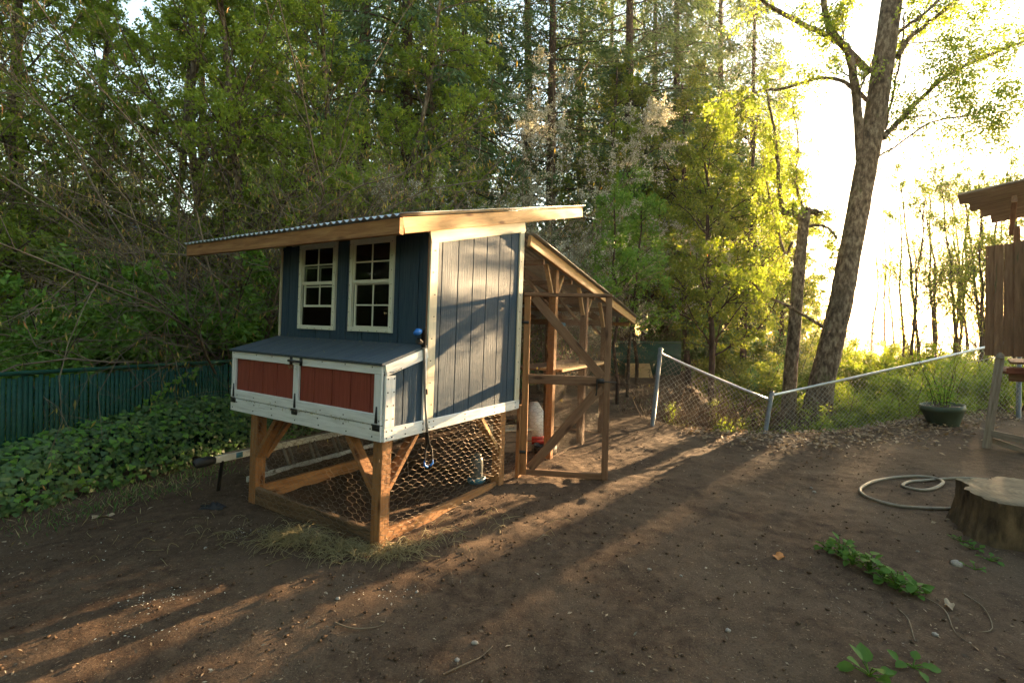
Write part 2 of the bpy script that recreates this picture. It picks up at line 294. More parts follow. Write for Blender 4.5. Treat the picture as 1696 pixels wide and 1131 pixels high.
def beam(name, a, b, w, h, material, parent=None, up=(0, 0, 1), ch=.004):
    """a chamfered length of timber from a to b: w across, h along 'up'; its own X runs along the grain"""
    a = Vector(a); b = Vector(b); d = b-a; Ln = d.length; d.normalize(); up = Vector(up)
    s = up.cross(d)
    if s.length < 1e-4: s = Vector((0, 1, 0)).cross(d) if abs(d.y) < .9 else Vector((1, 0, 0)).cross(d)
    s.normalize(); u = d.cross(s)
    key = (round(Ln, 4), round(w, 4), round(h, 4), ch, material)
    if key not in BM:
        c = min(ch, w*.3, h*.3); y, z = w/2, h/2
        pr = [(-y+c, -z), (y-c, -z), (y, -z+c), (y, z-c), (y-c, z), (-y+c, z), (-y, z-c), (-y, -z+c)]
        vs = [(x, p, q) for x in (0, Ln) for p, q in pr]
        fs = [(i, (i+1) % 8, 8+(i+1) % 8, 8+i) for i in range(8)]+[tuple(range(7, -1, -1)), tuple(range(8, 16))]
        me = bpy.data.meshes.new(name); me.from_pydata(vs, [], fs); me.update(); BM[key] = me
    mx = Matrix((( d.x, s.x, u.x, a.x), (d.y, s.y, u.y, a.y), (d.z, s.z, u.z, a.z), (0, 0, 0, 1)))
    return link(name, BM[key], material, parent, mx)
# ================================================================== GROUND
def axis(lo, hi, flo, fhi, step, grow=1.12):
    a = list(np.arange(flo, fhi, step)); s = step; x = flo
    left = []
    while x > lo: s *= grow; x -= s; left.append(x)
    s = step; x = a[-1]; right = []
    while x < hi: s *= grow; x += s; right.append(x)
    return np.array(left[::-1]+a+right)
gx = axis(-150, 150, -4.6, 5.4, .032); gy = axis(-40, 230, 1.2, 8.2, .032)
XX, YY = np.meshgrid(gx, gy); ZZ = hgt(XX, YY)
G = Geo(); nx_, ny_ = len(gx), len(gy)
idx = np.arange(nx_*ny_).reshape(ny_, nx_)
G.add(np.stack([XX, YY, ZZ], -1).reshape(-1, 3), np.stack([idx[:-1, :-1], idx[:-1, 1:], idx[1:, 1:], idx[1:, :-1]], -1).reshape(-1, 4))
tag(geo('ground', G, 'dirt', smooth=True), 'bare trodden brown dirt yard', kind='structure')

# ================================================================== CHICKEN COOP (local: x right along front, y back, z up)
YAW, TX, TY = -.5451, -.0123, .0216
coop = empty('chicken_coop', (-.8883, 3.1423, 0), 0, 'blue chicken coop on stilts with red nest box, wire run and corrugated roof', 'chicken coop')
coop.matrix_world = Matrix.Translation((-.8883, 3.1423, 0)) @ Matrix.Rotation(YAW, 4, 'Z') @ Matrix.Rotation(TX, 4, 'X') @ Matrix.Rotation(TY, 4, 'Y')
CM = coop.matrix_world.copy()
W, zb, zt, zl, n_, D = 1.854, .734, 1.259, 1.369, .412, 1.386
yb = n_+D; SL = .262
def zroof(y): return 2.141+(y-(n_-.377))*SL          # underside of the fascia boards
def C(a, b, w, h, m='lumber', name='beam', up=(0, 0, 1), par=None): return beam(name, a, b, w, h, m, par or coop, up)
# --- stilts, sills and knee braces
post = .089; p2_ = post/2
PX0, PX1 = -p2_, -1.572+p2_
PY0, PY1 = p2_+.004, 1.584-p2_
for x in (PX0, PX1):
    for y in (PY0, PY1):
        C((x, y, -.16), (x, y, zb-.002), post, post, 'lumber', 'post', up=(0, 1, 0))
zs = .05
C((PX1+p2_, .03, zs), (PX0-p2_, .03, zs), .04, .135, 'lumber_dirty', 'sill')
C((PX1+p2_, PY1, zs-.01), (PX0-p2_, PY1, zs-.01), .04, .12, 'lumber_dirty', 'sill')
C((PX0+.0, PY0+p2_, zs-.015), (PX0+.0, PY1-p2_, zs-.045), .04, .13, 'lumber', 'sill')
C((PX1+.0, PY0+p2_, zs), (PX1+.0, PY1-p2_, zs-.01), .04, .13, 'lumber', 'sill')
for (a, b) in (((PX0-p2_+.01, .045, .36), (PX0-.32, .045, zb-.01)), ((PX1+p2_-.01, .045, .38), (PX1+.30, .045, zb-.01)),
               ((PX0-.02, p2_*2, .36), (PX0-.02, .38, zb-.01)), ((PX0-.02, PY1-p2_, .40), (PX0-.02, PY1-.33, zb-.01)),
               ((PX1+.02, p2_*2, .36), (PX1+.02, .38, zb-.01)), ((PX1+.02, PY1-p2_, .40), (PX1+.02, PY1-.33, zb-.01))):
    C(a, b, .038, .085, 'lumber_pale' if a[1] > .1 else 'lumber', 'knee_brace', up=(0, 1, 0) if abs(a[0]-b[0]) > .1 else (1, 0, 0))
# --- floor joists and deck
for y in (.10, .55, 1.0, 1.45, yb-.06): C((-W+.03, y, zb+.046), (-.03, y, zb+.046), .038, .088, 'lumber_brown', 'joist')
C((-W/2, .02, zb+.100), (-W/2, yb-.02, zb+.100), W-.06, .018, 'lumber_brown', 'floor_deck')
# --- house walls: grooved siding, every board apart over a dark backing sheet
def boards_x(y, x0, x1, z0, z1, pitch, m, holes=(), name='siding_board', th=.014, par=None, ztop=None, off=0):
    x = x0+off
    edges = [x0]+[e for e in np.arange(x0+(off or pitch), x1-.03, pitch)]+[x1]
    for a, b in zip(edges[:-1], edges[1:]):
        a2, b2 = a+.004, b-.004; cuts = [(z0, z1)]
        for (hx0, hx1, hz0, hz1) in holes:
            if a2 < hx1 and b2 > hx0:
                if hx0 <= a2+.01 and hx1 >= b2-.01: cuts = [c for q in cuts for c in ((q[0], hz0), (hz1, q[1])) if c[1]-c[0] > .01]
                else:
                    side = (a2, hx0) if hx0 > a2+.01 else (hx1, b2)
                    if side[1]-side[0] > .008: beam(name, ((side[0]+side[1])/2, y, hz0), ((side[0]+side[1])/2, y, hz1), side[1]-side[0], th, m, par or coop, (0, 1, 0), .002)
                    cuts = [c for q in cuts for c in ((q[0], hz0), (hz1, q[1])) if c[1]-c[0] > .01]
        for c0, c1 in cuts: beam(name, ((a2+b2)/2, y, c0), ((a2+b2)/2, y, c1), b2-a2, th, m, par or coop, (0, 1, 0), .002)
def boards_y(x, y0, y1, z0, zf_, pitch, m, name='siding_board', th=.014, off=0, par=None):
    edges = [y0]+[e for e in np.arange(y0+(off or pitch), y1-.03, pitch)]+[y1]
    for a, b in zip(edges[:-1], edges[1:]):
        a2, b2 = a+.004, b-.004
        beam(name, (x, (a2+b2)/2, z0), (x, (a2+b2)/2, zf_((a2+b2)/2)), b2-a2, th, m, par or coop, (1, 0, 0), .002)
WL = (-W+.2994, -W+.8092); WR = (-W+.9876, -W+1.4985); WZ = (1.4626, 2.2325)
holes = [(w[0]+.03, w[1]-.03, WZ[0]+.03, WZ[1]-.02) for w in (WL, WR)]
boards_x(n_+.008, -W+.006, -.006, zb+.11, 2.225, .203, 'blue_paint', holes, off=.12)
boards_y(-.008, n_+.02, yb-.01, zb+.03, lambda y: zroof(y)-.035, .203, 'blue_paint', off=.13)
boards_y(-W+.008, n_+.02, yb-.01, zb+.03, lambda y: zroof(y)-.035, .203, 'blue_paint', off=.13)
boards_x(yb-.008, -W+.02, -.02, zb+.03, zroof(yb)-.03, .203, 'blue_paint')
# dark backing inside (sides, back, ceiling; front leaves the windows open)
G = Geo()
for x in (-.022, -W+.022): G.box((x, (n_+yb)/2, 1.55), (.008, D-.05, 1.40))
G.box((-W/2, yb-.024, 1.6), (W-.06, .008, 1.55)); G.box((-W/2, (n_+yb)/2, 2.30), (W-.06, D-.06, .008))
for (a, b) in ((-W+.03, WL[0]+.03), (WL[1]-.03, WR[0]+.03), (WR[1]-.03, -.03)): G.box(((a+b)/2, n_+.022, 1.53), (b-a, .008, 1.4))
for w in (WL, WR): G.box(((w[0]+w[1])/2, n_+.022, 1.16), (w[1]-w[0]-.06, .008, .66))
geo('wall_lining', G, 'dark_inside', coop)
# --- trim on the right-hand side wall, left side mirrored
for xs, sg in ((.009, 1), (-W-.009, -1)):
    T = lambda a, b, w, name='corner_trim', up=(1, 0, 0), m='cream_trim': beam(name, a, b, w, .018, m, coop, up)
    T((xs, n_+.040, zb+.09), (xs, n_+.040, zroof(n_)-.05), .088)
    T((xs, yb-.042, zb+.09), (xs, yb-.042, zroof(yb)-.085), .084)
    T((xs, n_+.0, zb+.045), (xs, yb, zb+.045), .088, 'bottom_trim', m='white_paint')
    T((xs+.0015*sg, n_-.01, zroof(n_)-.048), (xs+.0015*sg, yb+.002, zroof(yb)-.048), .098, 'top_trim')
C((-.004, n_-.004, zb+.64), (-.004, n_-.004, zroof(n_)-.04), .016, .012, 'lumber_brown', 'corner_edge', up=(1, 0, 0))
C((-W+.012, n_-.004, zl+.03), (-W+.012, n_-.004, zroof(n_)-.05), .03, .012, 'cream_trim', 'corner_trim', up=(1, 0, 0))
# --- windows
def window(w, raised):
    x0, x1 = w; z0, z1 = WZ; yf = n_-.008; we = empty('window'); we.parent = coop
    B = lambda a, b, ww, th, nm, y: beam(nm, (a[0], y, a[1]), (b[0], y, b[1]), ww, th, 'cream_vinyl', we, (0, 1, 0), .003)
    fw = .036
    for xx in (x0+fw/2, x1-fw/2): B((xx, z0), (xx, z1), fw, .03, 'frame', yf)
    B((x0+fw, z0+fw/2), (x1-fw, z0+fw/2), fw, .029, 'frame', yf); B((x0+fw, z1-fw/2), (x1-fw, z1-fw/2), fw, .029, 'frame', yf)
    zm = (z0+z1)/2+.02
    def sash(sz0, sz1, y, rails, mun):
        xa, xb = x0+fw, x1-fw; s_ = .018
        for xx in (xa+s_/2, xb-s_/2): B((xx, sz0), (xx, sz1), s_, .018, 'sash', y)
        for zz, hh in rails: B((xa+s_, zz), (xb-s_, zz), hh, .017, 'sash', y)
        xm = (xa+xb)/2
        B((xm, sz0+.012), (xm, sz1-.012), .012, .012, 'muntin', y)
        for zz in mun: B((xa+s_, zz), (xm-.006, zz), .012, .012, 'muntin', y); B((xm+.006, zz), (xb-s_, zz), .012, .012, 'muntin', y)
        zs_ = [sz0+.008]+list(mun)+[sz1-.008]
        for za, zc in zip(zs_[:-1], zs_[1:]):
            for xc, xd in ((xa+s_, xm-.006), (xm+.006, xb-s_)):
                beam('pane', ((xc+xd)/2, y+.004, za), ((xc+xd)/2, y+.004, zc), xd-xc, .004, 'window_glass', we, (0, 1, 0), .0005)
    sash(zm, z1-fw, yf+.006, ((zm+.008, .03), (z1-fw-.006, .012)), ((zm+z1-fw)/2+.006,))
    if raised: sash(z0+fw+.165, zm+.16, yf+.028, ((z0+fw+.165+.01, .02), (zm+.15, .014)), (zm-.02,))
    else: sash(z0+fw, zm, yf+.026, ((z0+fw+.006, .012), (zm-.008, .016)), ((z0+fw+zm)/2,))
    Gn = Geo()
    for t in np.linspace(.06, .94, 7):
        for xx in (x0+.012, x1-.012): Gn.box((xx, yf-.016, z0+(z1-z0)*t), (.006, .003, .006))
    for t in np.linspace(.1, .9, 5): Gn.box((x0+(x1-x0)*t, yf-.016, z0+.010), (.006, .003, .006))
    geo('nail_heads', Gn, 'black_iron', we)
window(WL, True); window(WR, False)
# --- nest box
nb = empty('nest_box'); nb.parent = coop
NB = lambda a, b, w, h, m, nm, up=(0, 1, 0): beam(nm, a, b, w, h, m, nb, up, .003)
yf = -.009
NB((-W, yf, zb+.053), (0, yf, zb+.053), .106, .02, 'white_paint', 'bottom_board')
zd0, zd1 = zb+.112, zt-.004
NB((-W+.002, yf-.001, zd1-.033), (-.002, yf-.001, zd1-.033), .066, .022, 'white_paint', 'door_rail')
NB((-W+.002, yf-.001, zd0+.036), (-.002, yf-.001, zd0+.036), .072, .022, 'white_paint', 'door_rail')
for xx, ww in ((-W+.03, .056), (-.94, .066), (-.038, .072)):
    NB((xx, yf-.0005, zd0+.072), (xx, yf-.0005, zd1-.066), ww, .021, 'white_paint', 'door_stile')
boards_x(.006, -W+.058, -.973, zd0+.06, zd1-.055, .203, 'red_paint', name='panel_board', par=nb, off=.18)
boards_x(.006, -.907, -.074, zd0+.06, zd1-.055, .203, 'red_paint', name='panel_board', par=nb, off=.17)
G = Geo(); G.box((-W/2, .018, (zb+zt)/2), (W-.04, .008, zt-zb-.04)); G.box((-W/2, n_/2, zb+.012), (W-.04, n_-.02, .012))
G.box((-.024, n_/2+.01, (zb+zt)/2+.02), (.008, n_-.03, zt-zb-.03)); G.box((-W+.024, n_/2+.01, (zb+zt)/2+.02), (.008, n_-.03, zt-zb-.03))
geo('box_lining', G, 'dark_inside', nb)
def zlid(y): return zt+(zl-zt)*y/n_
for xs in (.0, -W):
    sg = 1 if xs == 0 else -1; xo = xs+.009*sg; xi = xs-.004*sg
    NB((xo, 0.0, zb+.045), (xo, n_-.003, zb+.045), .09, .02, 'white_paint', 'side_trim', (1, 0, 0))
    NB((xo, .046, zb+.092), (xo, .046, zlid(.02)-.085), .092, .02, 'white_paint', 'side_trim', (1, 0, 0))
    NB((xo, n_-.018, zb+.092), (xo, n_-.018, zlid(n_)-.085), .03, .019, 'white_paint', 'side_trim', (1, 0, 0))
    NB((xo+.001*sg, .0, zlid(.0)-.042), (xo+.001*sg, n_-.003, zlid(n_)-.042), .078, .02, 'white_paint', 'side_trim', (1, 0, 0))
    boards_y(xi, .08, n_-.03, zb+.08, lambda y: zlid(y)-.06, .20, 'blue_paint', name='panel_board', off=.10, par=nb)
# lid boards run front to back
xe = np.linspace(-W-.02, .018, 10)
for a, b in zip(xe[:-1], xe[1:]):
    xm = (a+b)/2; beam('lid_board', (xm, -.035, zlid(-.035)+.009), (xm, n_-.004, zlid(n_)+.009), b-a-.005, .016, 'blue_lid', nb, (0, 0, 1), .002)
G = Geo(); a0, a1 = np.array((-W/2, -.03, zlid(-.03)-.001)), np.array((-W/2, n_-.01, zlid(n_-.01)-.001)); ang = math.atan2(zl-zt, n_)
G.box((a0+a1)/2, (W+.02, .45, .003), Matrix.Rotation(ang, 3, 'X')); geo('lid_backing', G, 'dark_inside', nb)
def thinge(x):
    h = empty('hinge'); h.parent = nb; h.location = (x, yf-.012, zd0)
    G = Geo(); k = 6
    v = [(-.014, -.004, .012), (.014, -.004, .012), (.005, -.004, .125), (-.005, -.004, .125), (-.014, .0015, .012), (.014, .0015, .012), (.005, .0015, .125), (-.005, .0015, .125)]
    G.add(v, [[0, 1, 2, 3], [7, 6, 5, 4], [0, 4, 5, 1], [1, 5, 6, 2], [2, 6, 7, 3], [3, 7, 4, 0]])
    geo('strap', G, 'black_iron', h)
    G = Geo(); G.box((0, -.0012, -.022), (.068, .006, .034)); geo('leaf_plate', G, 'black_iron', h)
    G = Geo(); G.tube([(-.034, -.007, 0), (.034, -.007, 0)], .007, 8, True); geo('pin', G, 'black_iron', h)
for x in (-W+.045, -.94, -.04): thinge(x)
lt = empty('latch'); lt.parent = nb; lt.location = (-.935, yf-.013, zd1-.034)
G = Geo(); G.box((-.062, -.003, .0), (.026, .008, .062)); G.box((.062, -.003, 0), (.026, .008, .062)); geo('bracket', G, 'black_iron', lt)
G = Geo(); G.tube([(-.085, -.013, 0), (.085, -.013, 0)], .009, 8, True); G.tube([(.0, -.013, 0), (.0, -.035, -.008)], .006, 6, True); geo('bolt', G, 'black_iron', lt)
G = Geo(); G.tube([(.02, .03, zt-.055), (.035, .035, zt-.055), (.036, .09, zt-.045), (.034, .125, zt-.03), (.034, .118, zt-.055)], .0025, 5); geo('hook', G, 'black_iron', nb)
rr_ = np.random.RandomState(5)
G = Geo()
for x in np.linspace(-W+.06, -.06, 7):
    for z in (zb+.03, zb+.08, zd1-.02, zd0+.03): G.box((x+rr_.uniform(-.05, .05), yf-.0115, z), (.009, .004, .009))
for y in (.02, .07, .2, .38, .45, .5, .9, 1.35, 1.72):
    for z in (zb+.025, zb+.07): G.box((.0195, y, z), (.004, .009, .009))
for z in np.linspace(zb+.2, 2.1, 8): G.box((.0195, n_+.03+rr_.uniform(0, .03), z), (.004, .008, .008)); G.box((.0195, yb-.05, z+.1), (.004, .008, .008))
for z in np.linspace(zb+.15, zt-.1, 4):
    for y in (.02, .075): G.box((.0205, y, z), (.004, .008, .008))
geo('nail_heads', G, 'black_iron', coop)
# wood shavings and straw lying on the hinge crack and the lid
r = rr_; n0 = 420
Px = np.concatenate([r.choice([-1.2, -.8, -.45, -.3, -.9, -1.5], 260)+r.normal(0, .09, 260), r.uniform(-W+.1, -.1, 160)])
P = np.stack([Px, np.full(n0, yf-.013)+r.uniform(-.006, .004, n0), zd0-.004+np.abs(r.normal(0, .006, n0))], -1)
k = slice(260, 420); yy = np.where(r.rand(160) < .6, n_-.03-np.abs(r.normal(0, .02, 160)), r.uniform(0, n_, 160)); P[k, 1] = yy; P[k, 2] = zt+(zl-zt)*yy/n_+.019
P[k, 0] = r.uniform(-W+.1, -.1, 160)
P[380:, 0] = -.98+r.normal(0, .05, 40); P[380:, 1] = yf-.014; P[380:, 2] = zd1-.07+r.uniform(-.03, .01, 40)
Dd = r.normal(0, 1, (n0, 3))*(1, .25, .35); G = Geo(); G.leaves(P, Dd, r.normal(0, .4, (n0, 3))+(0, 0, 1), r.uniform(.012, .035, n0), .004)
tag(geo('bedding_straw', G, 'straw', nb), kind='stuff')
# --- main roof
y0r, y1r = n_-.377, yb+1.337; x0r, x1r = -W-1.004, .06
fh = .112
def fas(a, b, m, nm, up=(0, 0, 1)): beam(nm, a, b, .038, fh, m, coop, up)
fas((x0r, y0r+.019, zroof(y0r)+fh/2), (x1r, y0r+.019, zroof(y0r)+fh/2), 'lumber', 'front_fascia')
for xr, m in ((x1r-.019, 'lumber_pale'), (x0r+.019, 'lumber')):
    fas((xr, y0r+.040, zroof(y0r+.04)+fh/2), (xr, y1r, zroof(y1r)+fh/2), m, 'rake_board')
fas((x0r+.04, y1r-.019, zroof(y1r)+fh/2), (x1r-.04, y1r-.019, zroof(y1r)+fh/2), 'lumber', 'rear_fascia')
for x in (-.45, -1.0, -1.5, -W-.06, -2.35): beam('rafter', (x, y0r+.04, zroof(y0r+.04)+fh/2), (x, y1r-.04, zroof(y1r-.04)+fh/2), .038, fh-.01, 'lumber_brown', coop)
def corrugated(name, x0, x1, y0, y1, zf_, amp, per, par, mt, step=9):
    """ridges run along y; each sheet is a real two-sided skin"""
    nx = int((x1-x0)/per*step); xs = np.linspace(x0, x1, nx+1); ys = np.linspace(y0, y1, 14); G = Geo()
    X, Y = np.meshgrid(xs, ys); base = zf_(Y)+amp*np.sin(X/per*2*np.pi)+.004*vnoise(X*2, Y*2, 11)
    nn = nx+1; m_ = len(ys)
    V = np.concatenate([np.stack([X, Y, base+.0015], -1).reshape(-1, 3), np.stack([X, Y, base-.0015], -1).reshape(-1, 3)])
    i = np.arange(nn*m_).reshape(m_, nn); q = np.stack([i[:-1, :-1], i[:-1, 1:], i[1:, 1:], i[1:, :-1]], -1).reshape(-1, 4); o = nn*m_
    e = lambda s: np.stack([s[:-1], s[:-1]+o, s[1:]+o, s[1:]], -1)
    G.add(V, np.concatenate([q, q[:, ::-1]+o, e(i[0]), e(i[-1])[:, ::-1], e(i[:, 0])[:, ::-1], e(i[:, -1])]))
    return geo(name, G, mt, par, True)
zr_ = lambda y: zroof(y)+fh+.012
for a, b, dz in ((x0r-.012, -2.0, 0), (-2.06, -1.0, .004), (-1.06, x1r+.03, .008)):
    corrugated('roof_sheet', a, b, y0r-.022, y1r+.02, lambda y, dz=dz: zr_(y)+dz, .010, .072, coop, 'galv')
# --- run: posts, top plates, sloping roof, wire
RY = (1.86, 2.57, 3.50, 4.27); RS = .185
def zrun(y): return 2.48-.115-(y-yb)*RS          # underside of the run's rake
xw = -W+.05
C((.015, yb+.035, -.15), (.015, yb+.035, zb+.03), .04, .07, 'lumber', 'run_post', up=(0, 1, 0))
for y in RY[1:]:
    C((-.02, y, -.15), (-.02, y, zrun(y)-.001), .089 if y < 4 else .07, .07, 'lumber_brown' if y > 3 else 'lumber', 'run_post', up=(0, 1, 0))
    C((xw, y, -.15), (xw, y, zrun(y)-.001), .08, .07, 'lumber_brown', 'run_post', up=(0, 1, 0))
C((-W/2, RY[-1], -.15), (-W/2, RY[-1], zrun(RY[-1])), .07, .07, 'lumber_brown', 'run_post', up=(0, 1, 0))
ye = 5.5
for x, m in ((.06, 'lumber_pale'), (-.55, 'lumber_brown'), (-1.2, 'lumber_brown'), (-W+.02, 'lumber_brown')):
    beam('run_rafter', (x, yb+.02, zrun(yb)+.055), (x, ye, zrun(ye)+.055), .038, .11, m, coop)
for y in (2.2, 2.95, 3.7, 4.35, 5.35): beam('purlin', (-W+.0, y, zrun(y)-.03), (.035, y, zrun(y)-.03), .038, .058, 'lumber_brown' if y < 5 else 'lumber', coop)
for y in RY[1:3]: beam('tie_beam', (xw+.04, y, 1.93), (-.07, y, 1.93), .038, .085, 'lumber_brown', coop)
beam('tie_beam', (xw+.04, RY[3]-.055, 1.66), (-.06, RY[3]-.055, 1.66), .038, .085, 'lumber_brown', coop)
for y in RY[1:]:
    for s in (-1, 1):
        yq = y+s*.22
        beam('knee_brace', (-.02, y+s*.045, zrun(y)-.30), (-.02, yq, zrun(yq)-.004), .03, .05, 'lumber_pale', coop, (1, 0, 0))
    beam('knee_brace', (-.07, y, zrun(y)-.42), (-.40, y, zrun(y)-.08), .03, .06, 'lumber_brown', coop, (0, 1, 0))
for y0_, y1_ in ((RY[1], RY[2]), (RY[2], RY[3])):
    beam('run_rail', (-.02, y0_+.036, .02), (-.02, y1_-.036, .02), .038, .085, 'lumber_brown', coop)
beam('run_rail', (xw, yb, .02), (xw, RY[3]-.04, .02), .038, .085, 'lumber_brown', coop)
beam('run_rail', (xw, yb, 1.0), (xw, RY[3]-.04, 1.0), .038, .085, 'lumber_brown', coop)
beam('run_rail', (xw+.04, RY[3], .02), (-.06, RY[3], .02), .038, .085, 'lumber_brown', coop)
for k_ in range(3):
    corrugated('run_roof_sheet', (-W-.06, -1.22, -.60)[k_], (-1.18, -.56, .13)[k_], yb+.03, ye+.06, lambda y, k_=k_: zrun(y)+.126+.004*k_, .010, .072, coop, 'galv')
# wire netting
def hexnet(U0, U1, V0, V1, cell, place, keep=None, r=.0011, seed=1, wob=.006):
    rs = np.random.RandomState(seed); w = cell; hgt_ = cell*.82; A = []; B = []
    nu = int((U1-U0)/w)+2; nv = int((V1-V0)/(hgt_*.5))+2
    jit = {}
    def pt(i, j, side):
        u = U0+i*w+(w/2 if j % 2 else 0); v = V0+j*hgt_*.5
        return u, v+(hgt_*.14 if side else -hgt_*.14)
    for j in range(nv):
        for i in range(nu):
            a = pt(i, j, 0); b = pt(i, j, 1); A.append(a); B.append(b)
            for di in ((0, 1) if j % 2 else (-1, 0)):
                A.append(b); B.append(pt(i+di, j+1, 0))
    A = np.array(A); B = np.array(B); mid = (A+B)/2
    ok = (mid[:, 0] > U0) & (mid[:, 0] < U1) & (mid[:, 1] > V0) & (mid[:, 1] < V1)
    if keep is not None: ok &= keep(mid[:, 0], mid[:, 1])
    A, B = A[ok], B[ok]
    def P(q):
        du = vnoise(q[:, 0]*9, q[:, 1]*9, seed)*cell*.35; dv = vnoise(q[:, 0]*9+7, q[:, 1]*9, seed+1)*cell*.35; d = vnoise(q[:, 0]*3, q[:, 1]*3, seed+2)*wob*2
        return place(q[:, 0]+du, q[:, 1]+dv, d)
    G = Geo(); G.sticks(P(A), P(B), r, 3); return G
def net(G, par=None): return tag(geo('wire_netting', G, 'wire', par or coop), kind='stuff')
net(hexnet(-1.60, -.0, -.02, zb, .084, lambda u, v, d: np.stack([u, -.006-np.abs(d), v], -1), seed=3, wob=.02))
net(hexnet(0, yb, -.02, zb, .084, lambda u, v, d: np.stack([.006+np.abs(d), u, v], -1), seed=5, wob=.02))
net(hexnet(0, yb, -.02, zb, .084, lambda u, v, d: np.stack([-1.58-np.abs(d), u, v], -1), seed=6))
fine = .034
net(hexnet(RY[1], RY[3], 0, 2.4, fine, lambda u, v, d: np.stack([.028+d, u, v], -1), lambda u, v: v < zrun(u)+.0, r=.0006, seed=7))
net(hexnet(yb+.02, RY[1], 1.9, 2.4, fine, lambda u, v, d: np.stack([.02+d, u, v], -1), lambda u, v: v < zrun(u)+.02, r=.0006, seed=9))
net(hexnet(yb, RY[3], 0, 2.4, .05, lambda u, v, d: np.stack([xw-.045+d, u, v], -1), lambda u, v: v < zrun(u), r=.0009, seed=8))
net(hexnet(xw, 0, 0, 1.9, .05, lambda u, v, d: np.stack([u, RY[3]+.042+d, v], -1), lambda u, v: v < zrun(RY[3]), r=.0009, seed=10))
# --- gate standing open
ga = empty('gate'); ga.parent = coop
GW = .845; GZ0, GZ1 = .07, 1.895
ga.location = (.045, yb+.045, 0); ga.rotation_euler = (RAD(0), RAD(-.5), math.atan2(.335, .755))
GB = lambda a, b, w, h, nm, m='lumber_brown', up=(0, 1, 0): beam(nm, a, b, w, h, m, ga, up)
for x in (.02, GW-.02): GB((x, 0, GZ0), (x, 0, GZ1-.03), .062, .036, 'stile', 'lumber' if x < .1 else 'lumber_brown')
GB((-.01, 0, GZ1-.014), (GW+.012, 0, GZ1-.014), .034, .062, 'top_rail', up=(0, 1, 0))
GB((.052, 0, .10), (GW-.052, 0, .10), .058, .036, 'bottom_rail'); GB((.052, 0, 1.035), (GW-.052, 0, 1.035), .092, .036, 'middle_rail')
GB((.085, -.002, .135), (GW-.075, -.002, .985), .088, .032, 'brace'); GB((.085, -.002, 1.85), (GW-.075, -.002, 1.085), .088, .032, 'brace')
net(hexnet(.0, GW, GZ0, GZ1, .075, lambda u, v, d: np.stack([u, .022+np.abs(d), v], -1), r=.0010, seed=13), ga)
G = Geo(); G.box((GW-.085, -.028, 1.04), (.075, .018, .045)); G.tube([(GW-.12, -.04, 1.05), (GW-.12, -.05, .93), (GW-.125, -.05, .90)], .008, 6, True); G.tube([(GW-.06, -.04, 1.04), (GW+.07, -.045, 1.035)], .0055, 6, True)
geo('latch', G, 'black_iron', ga)
G = Geo()
for z in (.3, 1.6): G.box((-.005, -.022, z), (.09, .006, .03))
geo('hinge', G, 'black_iron', ga)
# --- shelf inside the run
beam('shelf', (-.05, 2.62, 1.07), (-.05, 4.2, 1.10), .30, .03, 'lumber_pale', coop)
beam('shelf', (-.42, 2.62, 1.06), (-.42, 4.2, 1.09), .36, .02, 'lumber_brown', coop)
# ================================================================== THINGS IN AND AROUND THE COOP
def cw(x, y, z=0): return CM @ Vector((x, y, z))
def glocal(x, y, dz=0):
    p = cw(x, y, 0); return Vector((p.x, p.y, H(p.x, p.y)+dz))
# waterer under the house
o = empty('poultry_waterer', glocal(-.22, 1.44, -.005), 0, 'translucent jar waterer with teal base under the coop house', 'waterer')
G = Geo(); G.lathe([(.001, .0), (.10, .0), (.125, .02), (.125, .06), (.105, .062), (.10, .035), (.001, .035)], 20); geo('base', G, 'teal_plastic', o, True)
G = Geo(); G.lathe([(.07, .05), (.085, .07), (.09, .20), (.085, .255), (.06, .285), (.001, .29)], 20); geo('jar', G, 'clear_plastic', o, True)
G = Geo(); G.lathe([(.062, .284), (.066, .288), (.066, .305), (.001, .308)], 20); geo('cap', G, 'clear_plastic', o, True); o.scale = (.72, .72, .9)
# feeder with red foot in the run
o = empty('poultry_feeder', glocal(-.36, 2.88, .05), 0.2, 'white upright poultry feeder with red foot standing inside the wire run', 'feeder')
G = Geo(); G.box((0, 0, .26), (.17, .17, .34)); v = np.array([[-.085, -.085, .43], [.085, -.085, .43], [.085, .085, .43], [-.085, .085, .43], [-.05, .02, .52], [.05, .02, .52], [.05, .085, .52], [-.05, .085, .52]])
G.add(v, [[0, 1, 5, 4], [1, 2, 6, 5], [2, 3, 7, 6], [3, 0, 4, 7], [4, 5, 6, 7]]); geo('body', G, 'white_plastic', o)
G = Geo(); G.box((0, 0, .06), (.20, .20, .06)); G.box((0, -.09, .10), (.20, .02, .04)); geo('foot', G, 'red_plastic', o)
G = Geo(); G.tube([(-.06, .05, .52), (-.05, .05, .56), (.05, .05, .56), (.06, .05, .52)], .012, 6, True); geo('handle', G, 'black_iron', o)
o = empty('wooden_crate', glocal(-.62, 2.68, 0), .25, 'low grey crate with pale board top on the run floor', 'crate')
for k in range(2):
    for s in (-1, 1): beam('slat', (-.25, s*.15, .07+.125*k), (.25, s*.15, .07+.125*k), .02, .115, 'grey_wood', o); beam('slat', (s*.24, -.135, .07+.125*k), (s*.24, .135, .07+.125*k), .02, .115, 'grey_wood', o)
beam('lid', (-.27, 0, .27), (.27, 0, .27), .34, .018, 'cream_trim', o)
o = empty('feed_bowl', glocal(-.16, 2.78, 0), 0, 'shallow black rubber bowl on the dirt in the run', 'bowl')
G = Geo(); G.lathe([(.001, .01), (.10, .01), (.125, .10), (.14, .105), (.14, .0), (.11, .0)], 18); geo('bowl', G, 'black_iron', o, True)
